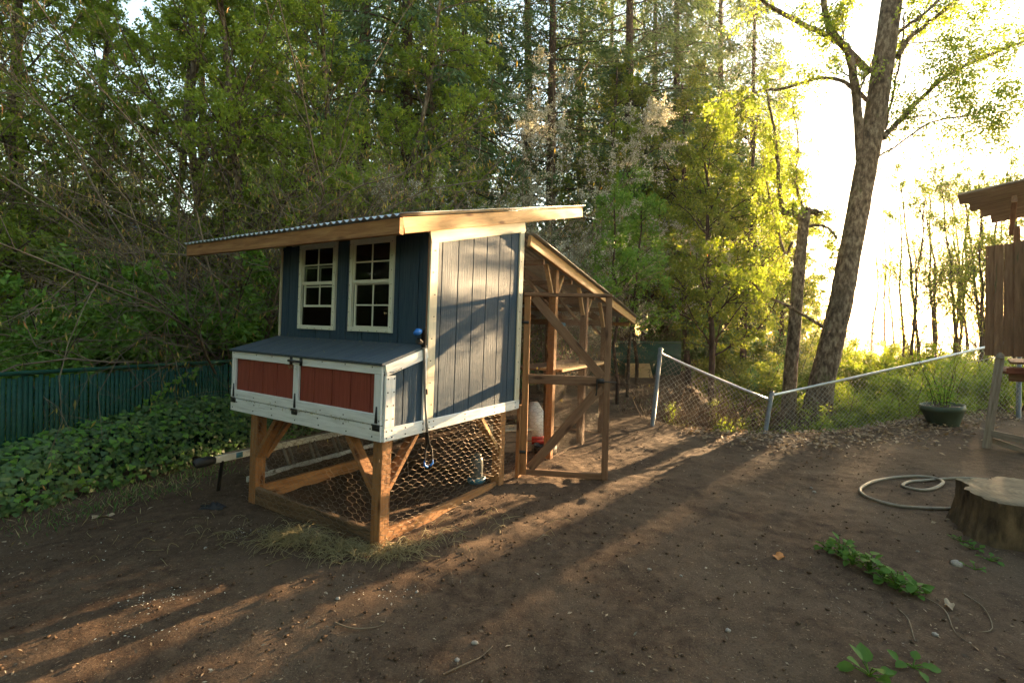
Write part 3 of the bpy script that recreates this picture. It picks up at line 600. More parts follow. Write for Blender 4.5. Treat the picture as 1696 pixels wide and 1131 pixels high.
o = empty('hanging_toy', cw(-.25, 3.3, 1.58), 0, 'small blue and yellow toy hung on a cord in the run', 'toy')
G = Geo(); G.lathe([(.001, .06), (.05, .05), (.06, .02), (.03, .0), (.001, -.01)], 12); geo('top', G, 'teal_plastic', o, True)
G = Geo(); G.lathe([(.001, .0), (.03, -.02), (.035, -.08), (.001, -.13)], 12); geo('bell', G, 'yellow_plastic', o, True)
G = Geo(); G.tube([(0, 0, .05), (0, 0, .50)], .004, 5); geo('cord', G, 'twig', o)
# grabber tool hung at the corner between the nest box and the house
o = empty('litter_grabber', cw(.05, n_-.01, 0), YAW, 'long handled litter grabber with blue grip hung on the coop corner', 'grabber')
G = Geo(); G.tube([(.004, -.03, 1.38), (0, 0, .92), (.01, .012, .70)], .0095, 8, True); geo('shaft', G, 'galv', o, True)
G = Geo(); G.tube([(.004, -.034, 1.50), (.004, -.032, 1.37)], [.020, .017], 8, True); G.tube([(0, -.09, 1.42), (0, -.035, 1.40)], [.024, .016], 8, True); geo('handle', G, 'black_iron', o, True)
for pp, rr0 in (([(0, .0, 1.06), (0, .004, 1.02)], .0135), ([(.008, .01, .74), (.012, .014, .66)], [.013, .018])):
    G = Geo(); G.tube(pp, rr0, 8, True); geo('sleeve', G, 'black_iron', o, True)
G = Geo(); G.tube([(.002, -.06, 1.49), (.0, -.09, 1.485), (-.0, -.125, 1.47)], [.016, .027, .014], 8, True); geo('grip', G, 'blue_plastic', o, True)
G = Geo()
for s in (-1, 1): G.tube([(.012, .014+s*.006, .67), (.016, .02+s*.035, .60), (.018, .02+s*.042, .53), (.018, .02+s*.02, .50)], [.010, .008, .007, .007], 6, True)
geo('jaw', G, 'black_iron', o, True)
for s in (-1, 1):
    G = Geo(); G.tube([(.018, .02+s*.045, .56), (.018, .02+s*.045, .50), (.018, .02+s*.015, .485)], .010, 6, True); geo('jaw_tip', G, 'blue_plastic', o, True)
# ladder on its edge beside the coop
lx = -2.12
o = empty('aluminium_ladder', glocal(lx, -.02, 0), YAW, 'old aluminium ladder lying on its edge beside the coop', 'ladder')
LL = 2.35; GX = lambda y, z, x=0: (x, y, z)
beam('rail', (.03, .30, .045), (.03, LL, .045), .022, .055, 'alu', o); beam('rail', (-.02, .0, .285), (-.02, LL, .275), .022, .062, 'alu', o)
beam('rail', (-.05, .12, .30), (-.05, LL, .29), .02, .05, 'dark_rung', o)
for k, y in enumerate(np.arange(.40, LL, .30)):
    for d in (0, .06):
        G = Geo(); G.tube([(.028, y+d+.045, .06), (-.02, y+d, .262)], .015, 7, True); geo('rung', G, 'dark_rung', o, True)
G = Geo(); G.tube([(-.02, -.14, .285), (-.02, -.12, .29), (-.02, -.03, .287), (-.02, .03, .286)], [.025, .045, .047, .036], 9, True); geo('wrapped_foot', G, 'black_iron', o, True)
G = Geo(); G.tube([(-.02, .10, .262), (.01, .05, .0)], .016, 7, True); geo('stay', G, 'black_iron', o, True)
G = Geo(); G.box((-.008, .25, .285), (.006, .06, .05)); geo('end_clip', G, 'teal_plastic', o)

# ================================================================== GREEN SLATTED FENCE
FP = [(-6.1, 1.2), (-4.62, 4.20), (-3.68, 6.14), (.61, 15.0)]
FPB = [(.61, 15.0), (5.9, 16.2)]
def fence(pts, label, nsep, htop, base):
    f = empty('green_fence', (pts[0][0], pts[0][1], 0), 0, label, 'fence'); P = np.array(pts, float); org = P[0].copy()
    seg = np.diff(P, axis=0); ln = np.linalg.norm(seg, axis=1); cum = np.concatenate([[0], np.cumsum(ln)]); tot = cum[-1]
    pos = lambda s: np.array([np.interp(s, cum, P[:, 0]), np.interp(s, cum, P[:, 1])])-org
    pitch = .0375; rs = np.random.RandomState(3); ss = np.arange(.03, tot, pitch)
    vis = np.where((ss > 1.2))[0]
    me = {}
    far = Geo(); cnt = 0
    for i, s in enumerate(ss):
        p = pos(s); q = pos(s+.01); a = math.atan2(q[1]-p[1], q[0]-p[0]); tilt = rs.normal(0, .003); tw = rs.normal(.03, .03); lo = base+rs.uniform(0, .03)
        if s > nsep[0] and cnt < nsep[1]:
            key = i % 4
            if key not in me:
                Gs = Geo(); hh = htop-base-.05; w2 = .0152; t2 = .003
                for zc in range(2): pass
                Gs.box((0, 0, hh/2), (w2*2, t2*2, hh-.01*key)); me[key] = Gs.mesh('slat'); me[key].materials.append(M['green_slat'])
            link('slat', me[key], None, f, Matrix.Translation((p[0], p[1], lo)) @ Matrix.Rotation(a+tw, 4, 'Z') @ Matrix.Rotation(tilt, 4, 'Y')); cnt += 1
        else:
            far.box((p[0], p[1], (base+htop)/2-.02), (.031, .006, htop-base-.05), Matrix.Rotation(a, 3, 'Z'))
    if far.n: tag(geo('far_slats', far, 'green_slat', f), kind='stuff')
    for i in range(len(P)-1):
        a = P[i]-org; b = P[i+1]-org; G = Geo(); G.tube([(a[0], a[1], htop), (b[0], b[1], htop)], .021, 8, True); geo('top_rail', G, 'green_rail', f, True)
    for s in np.arange(.9, tot, 2.6):
        p = pos(s); G = Geo(); nrm = (.035, 0); G.tube([(p[0]-.02, p[1]+.035, base-.2), (p[0]-.02, p[1]+.035, htop+.02)], .026, 8, True); geo('post', G, 'green_rail', f, True)
    # link wires woven over the slats on both faces
    G = Geo(); A = []; B = []
    smax = min(tot, 9.0); dirn = seg[min(1, len(seg)-1)]/ln[min(1, len(seg)-1)]; nr = np.array([dirn[1], -dirn[0]])
    for s in np.arange(nsep[0], smax, .062):
        for sg in (-1, 1):
            z = base+.04; s2 = s
            while z < htop-.06:
                s3 = s2+sg*.031; 
                if 0 < s2 < tot and 0 < s3 < tot:
                    a = pos(s2)+nr*.0075; b = pos(s3)+nr*.0075; A.append((a[0], a[1], z)); B.append((b[0], b[1], z+.031))
                z += .062; 
    if A: G.sticks(A, B, .0016, 3); tag(geo('link_wire', G, 'green_rail', f), kind='stuff')
    return f
fence(FP, 'long green slatted chain link fence with ivy climbing its foot', (2.3, 295), 1.05, -.10)
fence(FPB, 'far green slatted fence with a tan board leaning on it', (0, 0), 1.13, -.02)
b0 = g(1074, 628); o = empty('leaning_board', (4.15, 14.9, H(4.15, 14.9)), 0, 'tan plywood board leaning in front of the far green fence', 'board')
beam('sheet', (-.40, .32, .20), (.42, .32, .20), .62, .02, 'lumber_pale', o, (0, -.55, .5)); beam('prop', (-.40, .45, .0), (-.40, .3, .38), .05, .05, 'grey_wood', o)

# ================================================================== IVY on the fence and the strip in front of it
rs = np.random.RandomState(21)
def fpos(s):   # along the near fence, s metres from its second point
    a = np.array(FP[1]); d = np.array(FP[2])-a; d /= np.linalg.norm(d); return a+d*s, d, np.array([d[1], -d[0]])
IV = [(-3.0, .25), (-1.2, .30), (-.2, .38), (.6, .52), (1.1, .62), (1.6, .62), (2.2, .60), (3.2, .58), (5.0, .56), (9, .55), (12, .5)]
def ivy_leaves(n, srange, mode):
    s = rs.uniform(*srange, n); top = np.interp(s, [a for a, _ in IV], [b for _, b in IV])+.10*vnoise(s*3, s*0, 31)
    wid = np.where(s < 5, .50, .9)+.16*vnoise(s*2, s*0+3, 32)
    t = rs.rand(n)
    # mound profile: from the fence top of ivy down and out to the strip's edge
    th = t*np.pi/2; off = wid*np.sin(th)**1.3*(.85+.3*rs.rand(n))+.02; z = -.10+(top+.10)*np.cos(th)**.8*(.92+.12*rs.rand(n))
    a = np.array(FP[1]); d = np.array(FP[2])-a; d /= np.linalg.norm(d); nr = np.array([d[1], -d[0]])
    xy = a+d*s[:, None]+nr*off[:, None]
    z = np.maximum(z, hgt(xy[:, 0], xy[:, 1])+.02+.05*rs.rand(n))
    nrm = np.stack([nr[0]*np.sin(th*.6+.5), nr[1]*np.sin(th*.6+.5), np.cos(th*.6+.2)*.9], -1)+rs.normal(0, .28, (n, 3))
    return np.column_stack([xy, z]), nrm
SH = np.array([(0, 0), (.42, -.10), (.62, .18), (.34, .34), (.36, .62), (.12, .56), (0, 1.0), (-.12, .56), (-.36, .62), (-.34, .34), (-.62, .18), (-.42, -.10)])
def lobed(P, nrm, size, down=(0, 0, -1)):
    n = len(P); nrm = nrm/np.linalg.norm(nrm, axis=1, keepdims=True); Dn = np.array(down)+rs.normal(0, .55, (n, 3)); Dn -= nrm*(Dn*nrm).sum(1, keepdims=True); Dn /= np.linalg.norm(Dn, axis=1, keepdims=True); S = np.cross(Dn, nrm)
    k = len(SH); curl = -.22*np.abs(SH[:, 0])-.10*SH[:, 1]**2
    V = P[:, None]+size[:, None, None]*(SH[None, :, 0:1]*S[:, None]+(SH[None, :, 1:2]-.1)*Dn[:, None]+curl[None, :, None]*nrm[:, None])
    fan = np.array([[0, 1, 2], [0, 2, 3], [0, 3, 4], [0, 4, 5], [0, 5, 6], [0, 6, 7], [0, 7, 8], [0, 8, 9], [0, 9, 10], [0, 10, 11]])
    return V.reshape(-1, 3), (np.arange(n)[:, None, None]*k+fan[None]).reshape(-1, 3)
G = Geo(); P, nm = ivy_leaves(8200, (-1.6, 4.5), 0); G.add(*lobed(P, nm, .026+.040*rs.rand(len(P))**1.5))
P, nm = ivy_leaves(5200, (4.5, 11.0), 0); G.add(*lobed(P, nm, rs.uniform(.05, .085, len(P))))
tag(geo('ivy', G, 'ivy'), 'dark glossy ivy heaped along the foot of the green fence', 'ivy', kind='stuff')
G = Geo(); P, nm = ivy_leaves(1500, (-1.6, 9.0), 0); G.add(*lobed(P+nm*.02, nm, rs.uniform(.04, .065, len(P))))
a, d, nr = fpos(1.45)   # a bright shoot climbing the slats
for k in range(46):
    t = k/46; p, _, _ = fpos(1.1+.62*t+rs.normal(0, .03)); q = np.array([[p[0]+nr[0]*.035, p[1]+nr[1]*.035, .62+.36*t+rs.normal(0, .03)]]); G.add(*lobed(q, np.array([[nr[0], nr[1], .4]])+rs.normal(0, .2, (1, 3)), rs.uniform(.035, .055, 1)))
tag(geo('ivy_shoots', G, 'ivy_new'), 'bright new ivy shoots on top of the dark ivy', 'ivy', kind='stuff')
# weedy strip between ivy and dirt
def grass_patch(n, cx, cy, sx, sy, lo, hi, mt, name, label, flat=.5):
    G = Geo(); x = rs.normal(cx, sx, n); y = rs.normal(cy, sy, n); P = np.stack([x, y, hgt(x, y)], -1)
    for i in range(0): pass
    D = rs.normal(0, flat, (n, 3)); D[:, 2] = np.abs(D[:, 2])+.6; L_ = rs.uniform(lo, hi, n)
    G.leaves(P, D, rs.normal(0, 1, (n, 3)), L_, .006, 0, .4)
    return tag(geo(name, G, mt), label, kind='stuff')
for (px, py, n, sx, sy) in ((95, 845, 260, .22, .2), (210, 812, 420, .25, .2), (285, 790, 360, .22, .22), (340, 772, 240, .2, .2), (1070, 668, 160, .5, .6)):
    c = g(px, py); grass_patch(n*2//3, c.x, c.y, sx, sy, .03, .08, 'leaf_dark', 'grass', 'low weedy grass along the ivy edge'); grass_patch(n//3, c.x, c.y, sx*1.2, sy*1.2, .04, .12, 'straw', 'dry_grass', 'dry grass blades along the ivy edge', 1.2)
# hay at the foot of the front post
G = Geo()
def hay(cx, cy, n, sx, sy, hz, lo, hi):
    for i in range(n):
        x, y = cx+rs.normal(0, sx), cy+rs.normal(0, sy); z0 = H(x, y)+.004; a = rs.uniform(0, 2*np.pi); l = rs.uniform(lo, hi); b = rs.normal(0, .9)
        t = np.linspace(0, 1, 6); ang = a+b*t; px_ = x+np.cumsum(np.cos(ang))*l/6; py_ = y+np.cumsum(np.sin(ang))*l/6
        hx = hz*np.exp(-((x-cx)**2/(2*sx*sx)+(y-cy)**2/(2*sy*sy)))*rs.rand()
        zz = z0+hx+np.sin(t*np.pi)*rs.uniform(0, .05); G.tube(np.stack([px_, py_, zz], -1), rs.uniform(.0011, .0020), 3)
for (px, py, n, sx, sy, hz) in ((490, 902, 360, .10, .045, .09), (565, 915, 220, .09, .035, .06), (655, 922, 150, .07, .035, .05), (600, 918, 90, .11, .04, .04), (720, 905, 50, .14, .08, .01), (430, 890, 60, .18, .08, .01), (800, 870, 25, .3, .15, .005), (330, 870, 25, .3, .2, .005)):
    c = g(px, py); hay(c.x, c.y, n, sx, sy, hz, .07, .22)
tag(geo('hay', G, 'straw'), 'loose hay strewn at the foot of the front coop post', kind='stuff')

# ================================================================== GROUND LITTER
r = np.random.RandomState(77)
def scatter(n, xr, yr, lo, hi, name, mt, flat, lab, clump=None, asp=.5):
    x = r.uniform(*xr, n); y = yr[0]+(yr[1]-yr[0])*r.rand(n)**1.4
    if clump is not None:
        keep = vnoise(x*1.3, y*1.3, clump)+.25*r.normal(0, 1, n) > -.05; x, y = x[keep], y[keep]; n = len(x)
    P = np.stack([x, y, hgt(x, y)+.002], -1); D = r.normal(0, 1, (n, 3)); D[:, 2] *= flat; Nn = r.normal(0, .35, (n, 3)); Nn[:, 2] = 1
    l = lo+(hi-lo)*r.rand(n)**3; G = Geo(); G.leaves(P, D, Nn, l, l*asp*r.uniform(.4, 1, n), .12); return tag(geo(name, G, mt), lab, kind='stuff')
scatter(48000, (-4.2, 4.6), (1.6, 7.6), .005, .03, 'wood_crumbs', 'litter', .25, 'crumbs of bark and wood over the dirt', 41, .5)
scatter(2600, (-4.2, 5.0), (1.6, 8.0), .02, .06, 'twig_litter', 'litter', .1, 'short twigs and straw on the dirt', 43, .09)
scatter(500, (-4.0, 5.0), (1.6, 8.0), .02, .05, 'leaf_litter', 'dead_leaf', .2, 'dry leaves scattered on the dirt', 44, .6)
# crisp leaf drift along the crest by the chain link fence
n = 2600; x = r.uniform(2.6, 9.5, n); y = np.interp(x, CRX, CRY)-.25+r.normal(0, .42, n); P = np.stack([x, y, hgt(x, y)+.01+.03*r.rand(n)], -1); D = r.normal(0, 1, (n, 3)); D[:, 2] *= .25; Nn = r.normal(0, .4, (n, 3)); Nn[:, 2] = 1
G = Geo(); G.leaves(P, D, Nn, r.uniform(.03, .09, n), r.uniform(.02, .05, n), .2); tag(geo('leaf_drift', G, 'dead_leaf'), 'drift of dry leaves along the top of the bank', kind='stuff')
# clods of scratched-up soil
q = np.random.RandomState(12); G = Geo(); ICO = np.array([(0, 0, 1), (.9, 0, .2), (.3, .85, .2), (-.7, .5, .2), (-.7, -.5, .2), (.3, -.85, .2), (0, 0, -.6)]); IF = np.array([[0, 1, 2], [0, 2, 3], [0, 3, 4], [0, 4, 5], [0, 5, 1], [6, 2, 1], [6, 3, 2], [6, 4, 3], [6, 5, 4], [6, 1, 5]])
n = 5200; x = np.concatenate([q.uniform(-4, 4.6, 3400), q.normal(-.6, .8, 1800)]); y = np.concatenate([1.6+5.6*q.rand(3400)**1.3, q.normal(3.7, .9, 1800)]); sz = .003+.013*q.rand(n)**4
V = ICO[None]*(1+.35*q.uniform(-1, 1, (n, 7, 1)))*sz[:, None, None]*(1, 1, .7); a = q.uniform(0, 6.28, n); c_, s_ = np.cos(a)[:, None], np.sin(a)[:, None]; V = np.stack([V[..., 0]*c_-V[..., 1]*s_, V[..., 0]*s_+V[..., 1]*c_, V[..., 2]], -1)+np.stack([x, y, hgt(x, y)+sz*.3], -1)[:, None]
G.add(V.reshape(-1, 3), (np.arange(n)[:, None, None]*7+IF[None]).reshape(-1, 3)); tag(geo('soil_clods', G, 'dirt'), 'small clods of loose soil on the dirt', kind='stuff')
# white shell grit patches
G = Geo()
for (px, py, n, s) in ((525, 850, 130, .07), (300, 985, 40, .10), (235, 1040, 34, .12), (420, 880, 50, .12), (250, 1000, 30, .08), (120, 905, 30, .3), (640, 985, 30, .12)):
    c = g(px, py); x = r.normal(c.x, s, n); y = r.normal(c.y, s*.5, n); P = np.stack([x, y, hgt(x, y)+.004], -1); D = r.normal(0, 1, (n, 3)); D[:, 2] *= .2; Nn = r.normal(0, .3, (n, 3)); Nn[:, 2] = 1; G.leaves(P, D, Nn, r.uniform(.005, .014, n), .006, .1)
tag(geo('shell_grit', G, 'cream_vinyl'), 'white shell grit scattered on the dirt', kind='stuff')
# countable stones
def stone_mesh(seed):
    q = np.random.RandomState(seed); k, m_ = 9, 6; G = Geo(); th = np.linspace(0, np.pi, m_); prof = np.stack([np.sin(th), np.cos(th)], -1)
    a = np.arange(k)*2*np.pi/k; V = np.stack([prof[:, 0:1]*np.cos(a), prof[:, 0:1]*np.sin(a), np.repeat(prof[:, 1:2], k, 1)], -1); V *= (1+.28*q.uniform(-1, 1, V.shape[:2]))[..., None]; V[0] = V[0, 0]; V[-1] = V[-1, 0]; V = V*(1, .75, .5)
    i = np.arange(m_-1)[:, None]*k; j = np.arange(k)[None]; G.add(V.reshape(-1, 3), np.stack([i+j, i+k+j, i+k+(j+1) % k, i+(j+1) % k], -1).reshape(-1, 4)); return G.mesh('stone', True)
SM = [stone_mesh(i) for i in range(5)]
for i, (px, py, s) in enumerate(((786, 1070, .016), (757, 1098, .014), (1206, 1043, .017), (1128, 953, .012), (1349, 812, .018), (1344, 806, .014), (1549, 1050, .016), (1520, 910, .012), (1584, 932, .04), (1075, 945, .014), (690, 985, .012), (560, 995, .015), (340, 905, .014))):
    c = g(px, py); st = link('stone', SM[i % 5], 'stone', None, Matrix.Translation((c.x, c.y, H(c.x, c.y)+s*.2)) @ Matrix.Rotation(i*1.7, 4, 'Z') @ Matrix.Scale(s, 4))
    tag(st, 'small pale grey stone half sunk in the bare dirt', 'stone', 'stones lying on the dirt')
def flat_leaf(name, px, py, l, w, mt, lab, rz):
    c = g(px, py); G = Geo(); a = np.linspace(0, 2*np.pi, 15)[:-1]; rr = np.array([1, .8, .95, .7, .9, .75, 1, .8, .9, .7, .95, .8, .9, .75]); V = [(0, 0, .006)]+[(l/2*q*math.cos(t), w/2*q*math.sin(t), .012+.012*math.sin(3*t)) for t, q in zip(a, rr)]
    G.add(V, [[0, 1+i, 1+(i+1) % 14] for i in range(14)]); return tag(geo(name, G, mt, None, False, Matrix.Translation((c.x, c.y, H(c.x, c.y)+.004)) @ Matrix.Rotation(rz, 4, 'Z')), lab, 'leaf')
flat_leaf('fallen_leaf', 1290, 924, .11, .08, 'orange_leaf', 'orange fallen leaf lying alone on the dirt', .6)
flat_leaf('fallen_leaf', 1572, 1001, .12, .05, 'dead_leaf', 'curled brown leaf on the dirt below the leafy weeds', .9)
flat_leaf('fallen_leaf', 170, 848, .16, .06, 'dead_leaf', 'dry brown leaf at the edge of the ivy strip', .5)
for px, py, l, lab in ((370, 745, .3, 0),): pass
o = empty('black_rag', g(352, 842), 0, 'crumpled dark plastic rag on the dirt beside the ladder', 'rag'); G = Geo(); V = []; q = np.random.RandomState(2)
xs = np.linspace(-.10, .10, 9); X, Y = np.meshgrid(xs, xs*.6); Z = .012+.03*np.abs(q.normal(0, .7, X.shape))*np.clip(1.2-(X/.1)**2-(Y/.06)**2, 0, 1); i = np.arange(81).reshape(9, 9); G.add(np.stack([X*(1+.15*q.normal(0, 1, X.shape)), Y, Z], -1).reshape(-1, 3), np.stack([i[:-1, :-1], i[:-1, 1:], i[1:, 1:], i[1:, :-1]], -1).reshape(-1, 4)); geo('sheet', G, 'black_iron', o)

# ================================================================== HOSE, STUMP, WEEDS, POT
hp = [(1512, 637), (1440, 631), (1360, 627), (1280, 624), (1205, 626), (1150, 631), (1118, 643), (1140, 657), (1200, 664), (1255, 656), (1283, 640), (1255, 625), (1190, 615), (1110, 613), (1040, 620), (985, 638), (946, 664), (965, 692), (1030, 717), (1110, 731), (1200, 738), (1290, 741), (1370, 740), (1450, 738)]
Q = [g(1040+x/2.459, 540+y/2.459) for x, y in hp]; Q = np.array([(p.x, p.y, H(p.x, p.y)+.016) for p in Q])
for i in (10, 11, 12): Q[i, 2] += .012
def spline(Q, m_=8):
    t = np.arange(len(Q)); tt = np.linspace(0, len(Q)-1, (len(Q)-1)*m_+1); out = []
    for u in tt:
        i = min(int(u), len(Q)-2); f = u-i; p0, p1, p2, p3 = Q[max(i-1, 0)], Q[i], Q[i+1], Q[min(i+2, len(Q)-1)]
        out.append(.5*((2*p1)+(-p0+p2)*f+(2*p0-5*p1+4*p2-p3)*f*f+(-p0+3*p1-3*p2+p3)*f**3))
    return np.array(out)
G = Geo(); G.tube(spline(Q), .0145, 8, True); tag(geo('garden_hose', G, 'hose', None, True), 'tan garden hose lying in a loose coil beside the stump', 'hose')
SCX, SCY = 3.98, 3.40
o = empty('tree_stump', (SCX, SCY, 0), 0, 'wide sawn tree stump with split bark at the yard edge', 'stump')
q = np.random.RandomState(8); K = 120; a = np.linspace(0, 2*np.pi, K+1)[:-1]; ph = q.uniform(0, 6, 6)
rad = .50+.04*np.sin(2*a+ph[0])+.045*np.sin(3*a+ph[1])+.025*np.sin(7*a+ph[2])+.016*np.sin(13*a+ph[3])
notch = math.radians(208); dn = np.abs((a-notch+np.pi) % (2*np.pi)-np.pi); rad -= .11*np.exp(-(dn/.07)**2); rad -= .05*np.exp(-(((a-math.radians(215)+np.pi) % (2*np.pi)-np.pi)/.10)**2)
lev = np.linspace(0, 1, 15); V = []
for t in lev:
    fl = 1+.20*(1-t)**2.2; bark = .007*vnoise(a*26, np.full(K, t*2.5), 61)+.006*vnoise(a*70, np.full(K, t*5), 62)
    rr = (rad+bark*5)*fl; V.append(np.stack([rr*np.cos(a), rr*np.sin(a), np.full(K, -.12+t*.43)+(.012*np.sin(a*3+1) if t == 1 else 0)], -1))
V = np.array(V); G = Geo(); i = np.arange(14)[:, None]*K; j = np.arange(K)[None]; G.add(V.reshape(-1, 3), np.stack([i+j, i+(j+1) % K, i+K+(j+1) % K, i+K+j], -1).reshape(-1, 4)); geo('bark', G, 'stump_side', o, True)
G = Geo(); top = V[-1]; rings = [top]+[np.column_stack([top[:, :2]*f, top[:, 2]*0+.31+.008*vnoise(a*4, a*0+f*9, 66)]) for f in (.93, .8, .6, .4, .2, .02)]; R_ = np.array(rings); i = np.arange(6)[:, None]*K; G.add(R_.reshape(-1, 3), np.stack([i+j, i+(j+1) % K, i+K+(j+1) % K, i+K+j], -1).reshape(-1, 4)); geo('sawn_top', G, 'stump_top', o, True)
# leafy weeds
LS = np.array([(0, 0), (.30, .18), (.42, .45), (.30, .75), (0, 1.05), (-.30, .75), (-.42, .45), (-.30, .18)])
Gl = Geo(); cv = np.column_stack([LS[:, 0], LS[:, 1], .16*np.abs(LS[:, 0])-.22*LS[:, 1]**2]); cv = np.vstack([cv, [(0, .5, -.09)]]); Gl.add(cv, [[8, i, (i+1) % 8] for i in range(8)]); LEAF = Gl.mesh('leaf', True); LEAF.materials.append(M['weed'])
def weed(px, py, n, sz, ht, lab, grp=None, dy=0):
    c = g(px, py); o = empty('leafy_weed', (c.x, c.y, H(c.x, c.y)), 0, lab, 'weed', grp); q = np.random.RandomState(int(px+py)); St = Geo()
    for i in range(n):
        a = i*2.4+q.uniform(-.3, .3); u = i/n; zz = ht*(.25+.75*u); rr = .055*(1-u*.6); p0 = (0, 0, 0); p1 = (rr*math.cos(a), rr*math.sin(a), zz); St.tube([p0, (p1[0]*.4, p1[1]*.4, zz*.6), p1], .003, 4)
        link('leaf', LEAF, None, o, Matrix.Translation(p1) @ Matrix.Rotation(a-math.pi/2, 4, 'Z') @ Matrix.Rotation(q.uniform(-.35, .9), 4, 'X') @ Matrix.Rotation(q.uniform(-.5, .5), 4, 'Y') @ Matrix.Scale(sz*q.uniform(.7, 1.15), 4))
    geo('stem', St, 'weed', o)
WLAB = 'bright green broad leafed weed in the row on bare dirt'; WG = 'weeds in a row on the dirt'
for px, py, n, s, h_ in ((1372, 912, 12, .046, .06), (1394, 922, 20, .056, .12), (1412, 934, 18, .054, .09), (1440, 944, 18, .060, .11), (1466, 958, 14, .054, .07), (1484, 972, 18, .058, .11), (1512, 980, 13, .056, .07)): weed(px, py, n, s, h_, WLAB, WG)
weed(1440, 1128, 8, .07, .06, 'low green weed growing from bare dirt away from the row'); weed(1512, 1112, 6, .05, .03, 'tiny flat green weed beside a twig on the dirt')
for px, py, n in ((1592, 893, 5), (1612, 905, 5), (1640, 925, 6), (1615, 940, 4)): weed(px, py, n, .035, .035, 'little seedling at the foot of the stump', 'seedlings round the stump')
# bent twigs on the dirt
for i, pts in enumerate((((1530, 985), (1560, 1010), (1585, 1045), (1620, 1078)), ((1478, 1002), (1500, 1030), (1515, 1062), (1530, 1070)), ((1600, 980), (1625, 1005), (1632, 1035), (1615, 1045)), ((735, 1125), (770, 1105), (800, 1090), (812, 1078)), ((545, 1040), (590, 1048), (630, 1040), (642, 1030)))):
    Qp = [g(*p) for p in pts]; Qp = np.array([(p.x+rs.normal(0, .012), p.y+rs.normal(0, .012), H(p.x, p.y)+.006+.008*(k % 2)) for k, p in enumerate(Qp)]); G = Geo(); G.tube(spline(Qp, 4), np.linspace(.0042, .0015, 13), 5, True); tag(geo('twig', G, 'twig', None, True), 'bent dry twig lying on the bare dirt', 'twig', 'twigs on the dirt')
# planter pot at the bank
c = g(1563, 705); o = empty('planter_pot', (c.x, c.y, H(c.x, c.y)-.03), 0, 'green plastic planter pot with bare stems on the bank edge', 'planter'); o.rotation_euler = (0, RAD(-5), 0)
G = Geo(); G.lathe([(.001, 0), (.18, .0), (.19, .02), (.27, .27), (.285, .275), (.285, .36), (.27, .36), (.255, .31), (.001, .30)], 28); geo('pot', G, 'pot_green', o, True)
G = Geo(); G.lathe([(.255, .325), (.12, .335), (.001, .34)], 16); geo('soil', G, 'soil', o, True)
G = Geo(); q = np.random.RandomState(4); lp = []
for i in range(16):
    a = q.uniform(0, 6.28); r0 = q.uniform(0, .12); p = np.array([r0*math.cos(a), r0*math.sin(a), .33]); d = np.array([math.cos(a)*.25, math.sin(a)*.25, 1]); L_ = q.uniform(.3, 1.0); pts = [p+d*L_*t+q.normal(0, .015, 3) for t in np.linspace(0, 1, 6)]; G.tube(pts, np.linspace(.006, .002, 6), 4); lp += [pts[k]+q.normal(0, .05, 3) for k in (1, 1, 1, 2, 2, 3, 4) for _ in range(3)]
geo('stems', G, 'twig_dark', o); G = Geo(); lp = np.array(lp); G.leaves(lp, q.normal(0, 1, lp.shape), q.normal(0, 1, lp.shape), q.uniform(.03, .07, len(lp)), .025); geo('foliage', G, 'leaf_green', o)

# ================================================================== SAGGING CHAIN LINK FENCE
o = empty('chain_link_fence', (2.24, 7.39, H(2.24, 7.39)), 0, 'sagging galvanised chain link fence along the bank', 'fence'); org = np.array(o.location)
PA0, PA1 = np.array((2.22, 7.39, -.25)), np.array((2.36, 7.39, 1.20))
tB = at(1278, 652, 7.55); PB1 = np.array(tB); PB0 = PB1+np.array((-.19, 0, -1.25))
tC = at(1640, 567, 8.0); PC1 = np.array(tC)+np.array((.5, .0, .06)); PC0 = PC1+np.array((0, 0, -1.35))
G_ = lambda: Geo()
for a, b in ((PA0, PA1), (PB0, PB1), (PC0, PC1)):
    G = Geo(); G.tube([a-org, b-org], .033, 10, True); po = geo('post', G, 'pipe', o, True)
    G = Geo(); d = (b-a)/np.linalg.norm(b-a); G.tube([b-org-d*.01, b-org+d*.03, b-org+d*.045], [.038, .038, .018], 10, True); geo('post_cap', G, 'pipe', po, True)
    for t in (.45, .7, .93): m0 = a+(b-a)*t-org; G = Geo(); G.tube([m0, m0+d*.025], .038, 10, True); geo('tension_band', G, 'pipe', po, True)
RA, RB = PA1+np.array((.02, 0, -.06)), PB1+np.array((-.03, 0, -.10)); RC, RD = PB1+np.array((.03, 0, -.02)), PC1
for a, b in ((RA, RB), (RC, RD)):
    G = Geo(); t = np.linspace(0, 1, 9)[:, None]; P = a+(b-a)*t-org; P[:, 2] -= .015*np.sin(np.pi*t[:, 0]); G.tube(P, .021, 9, True); geo('top_rail', G, 'galv', o, True)
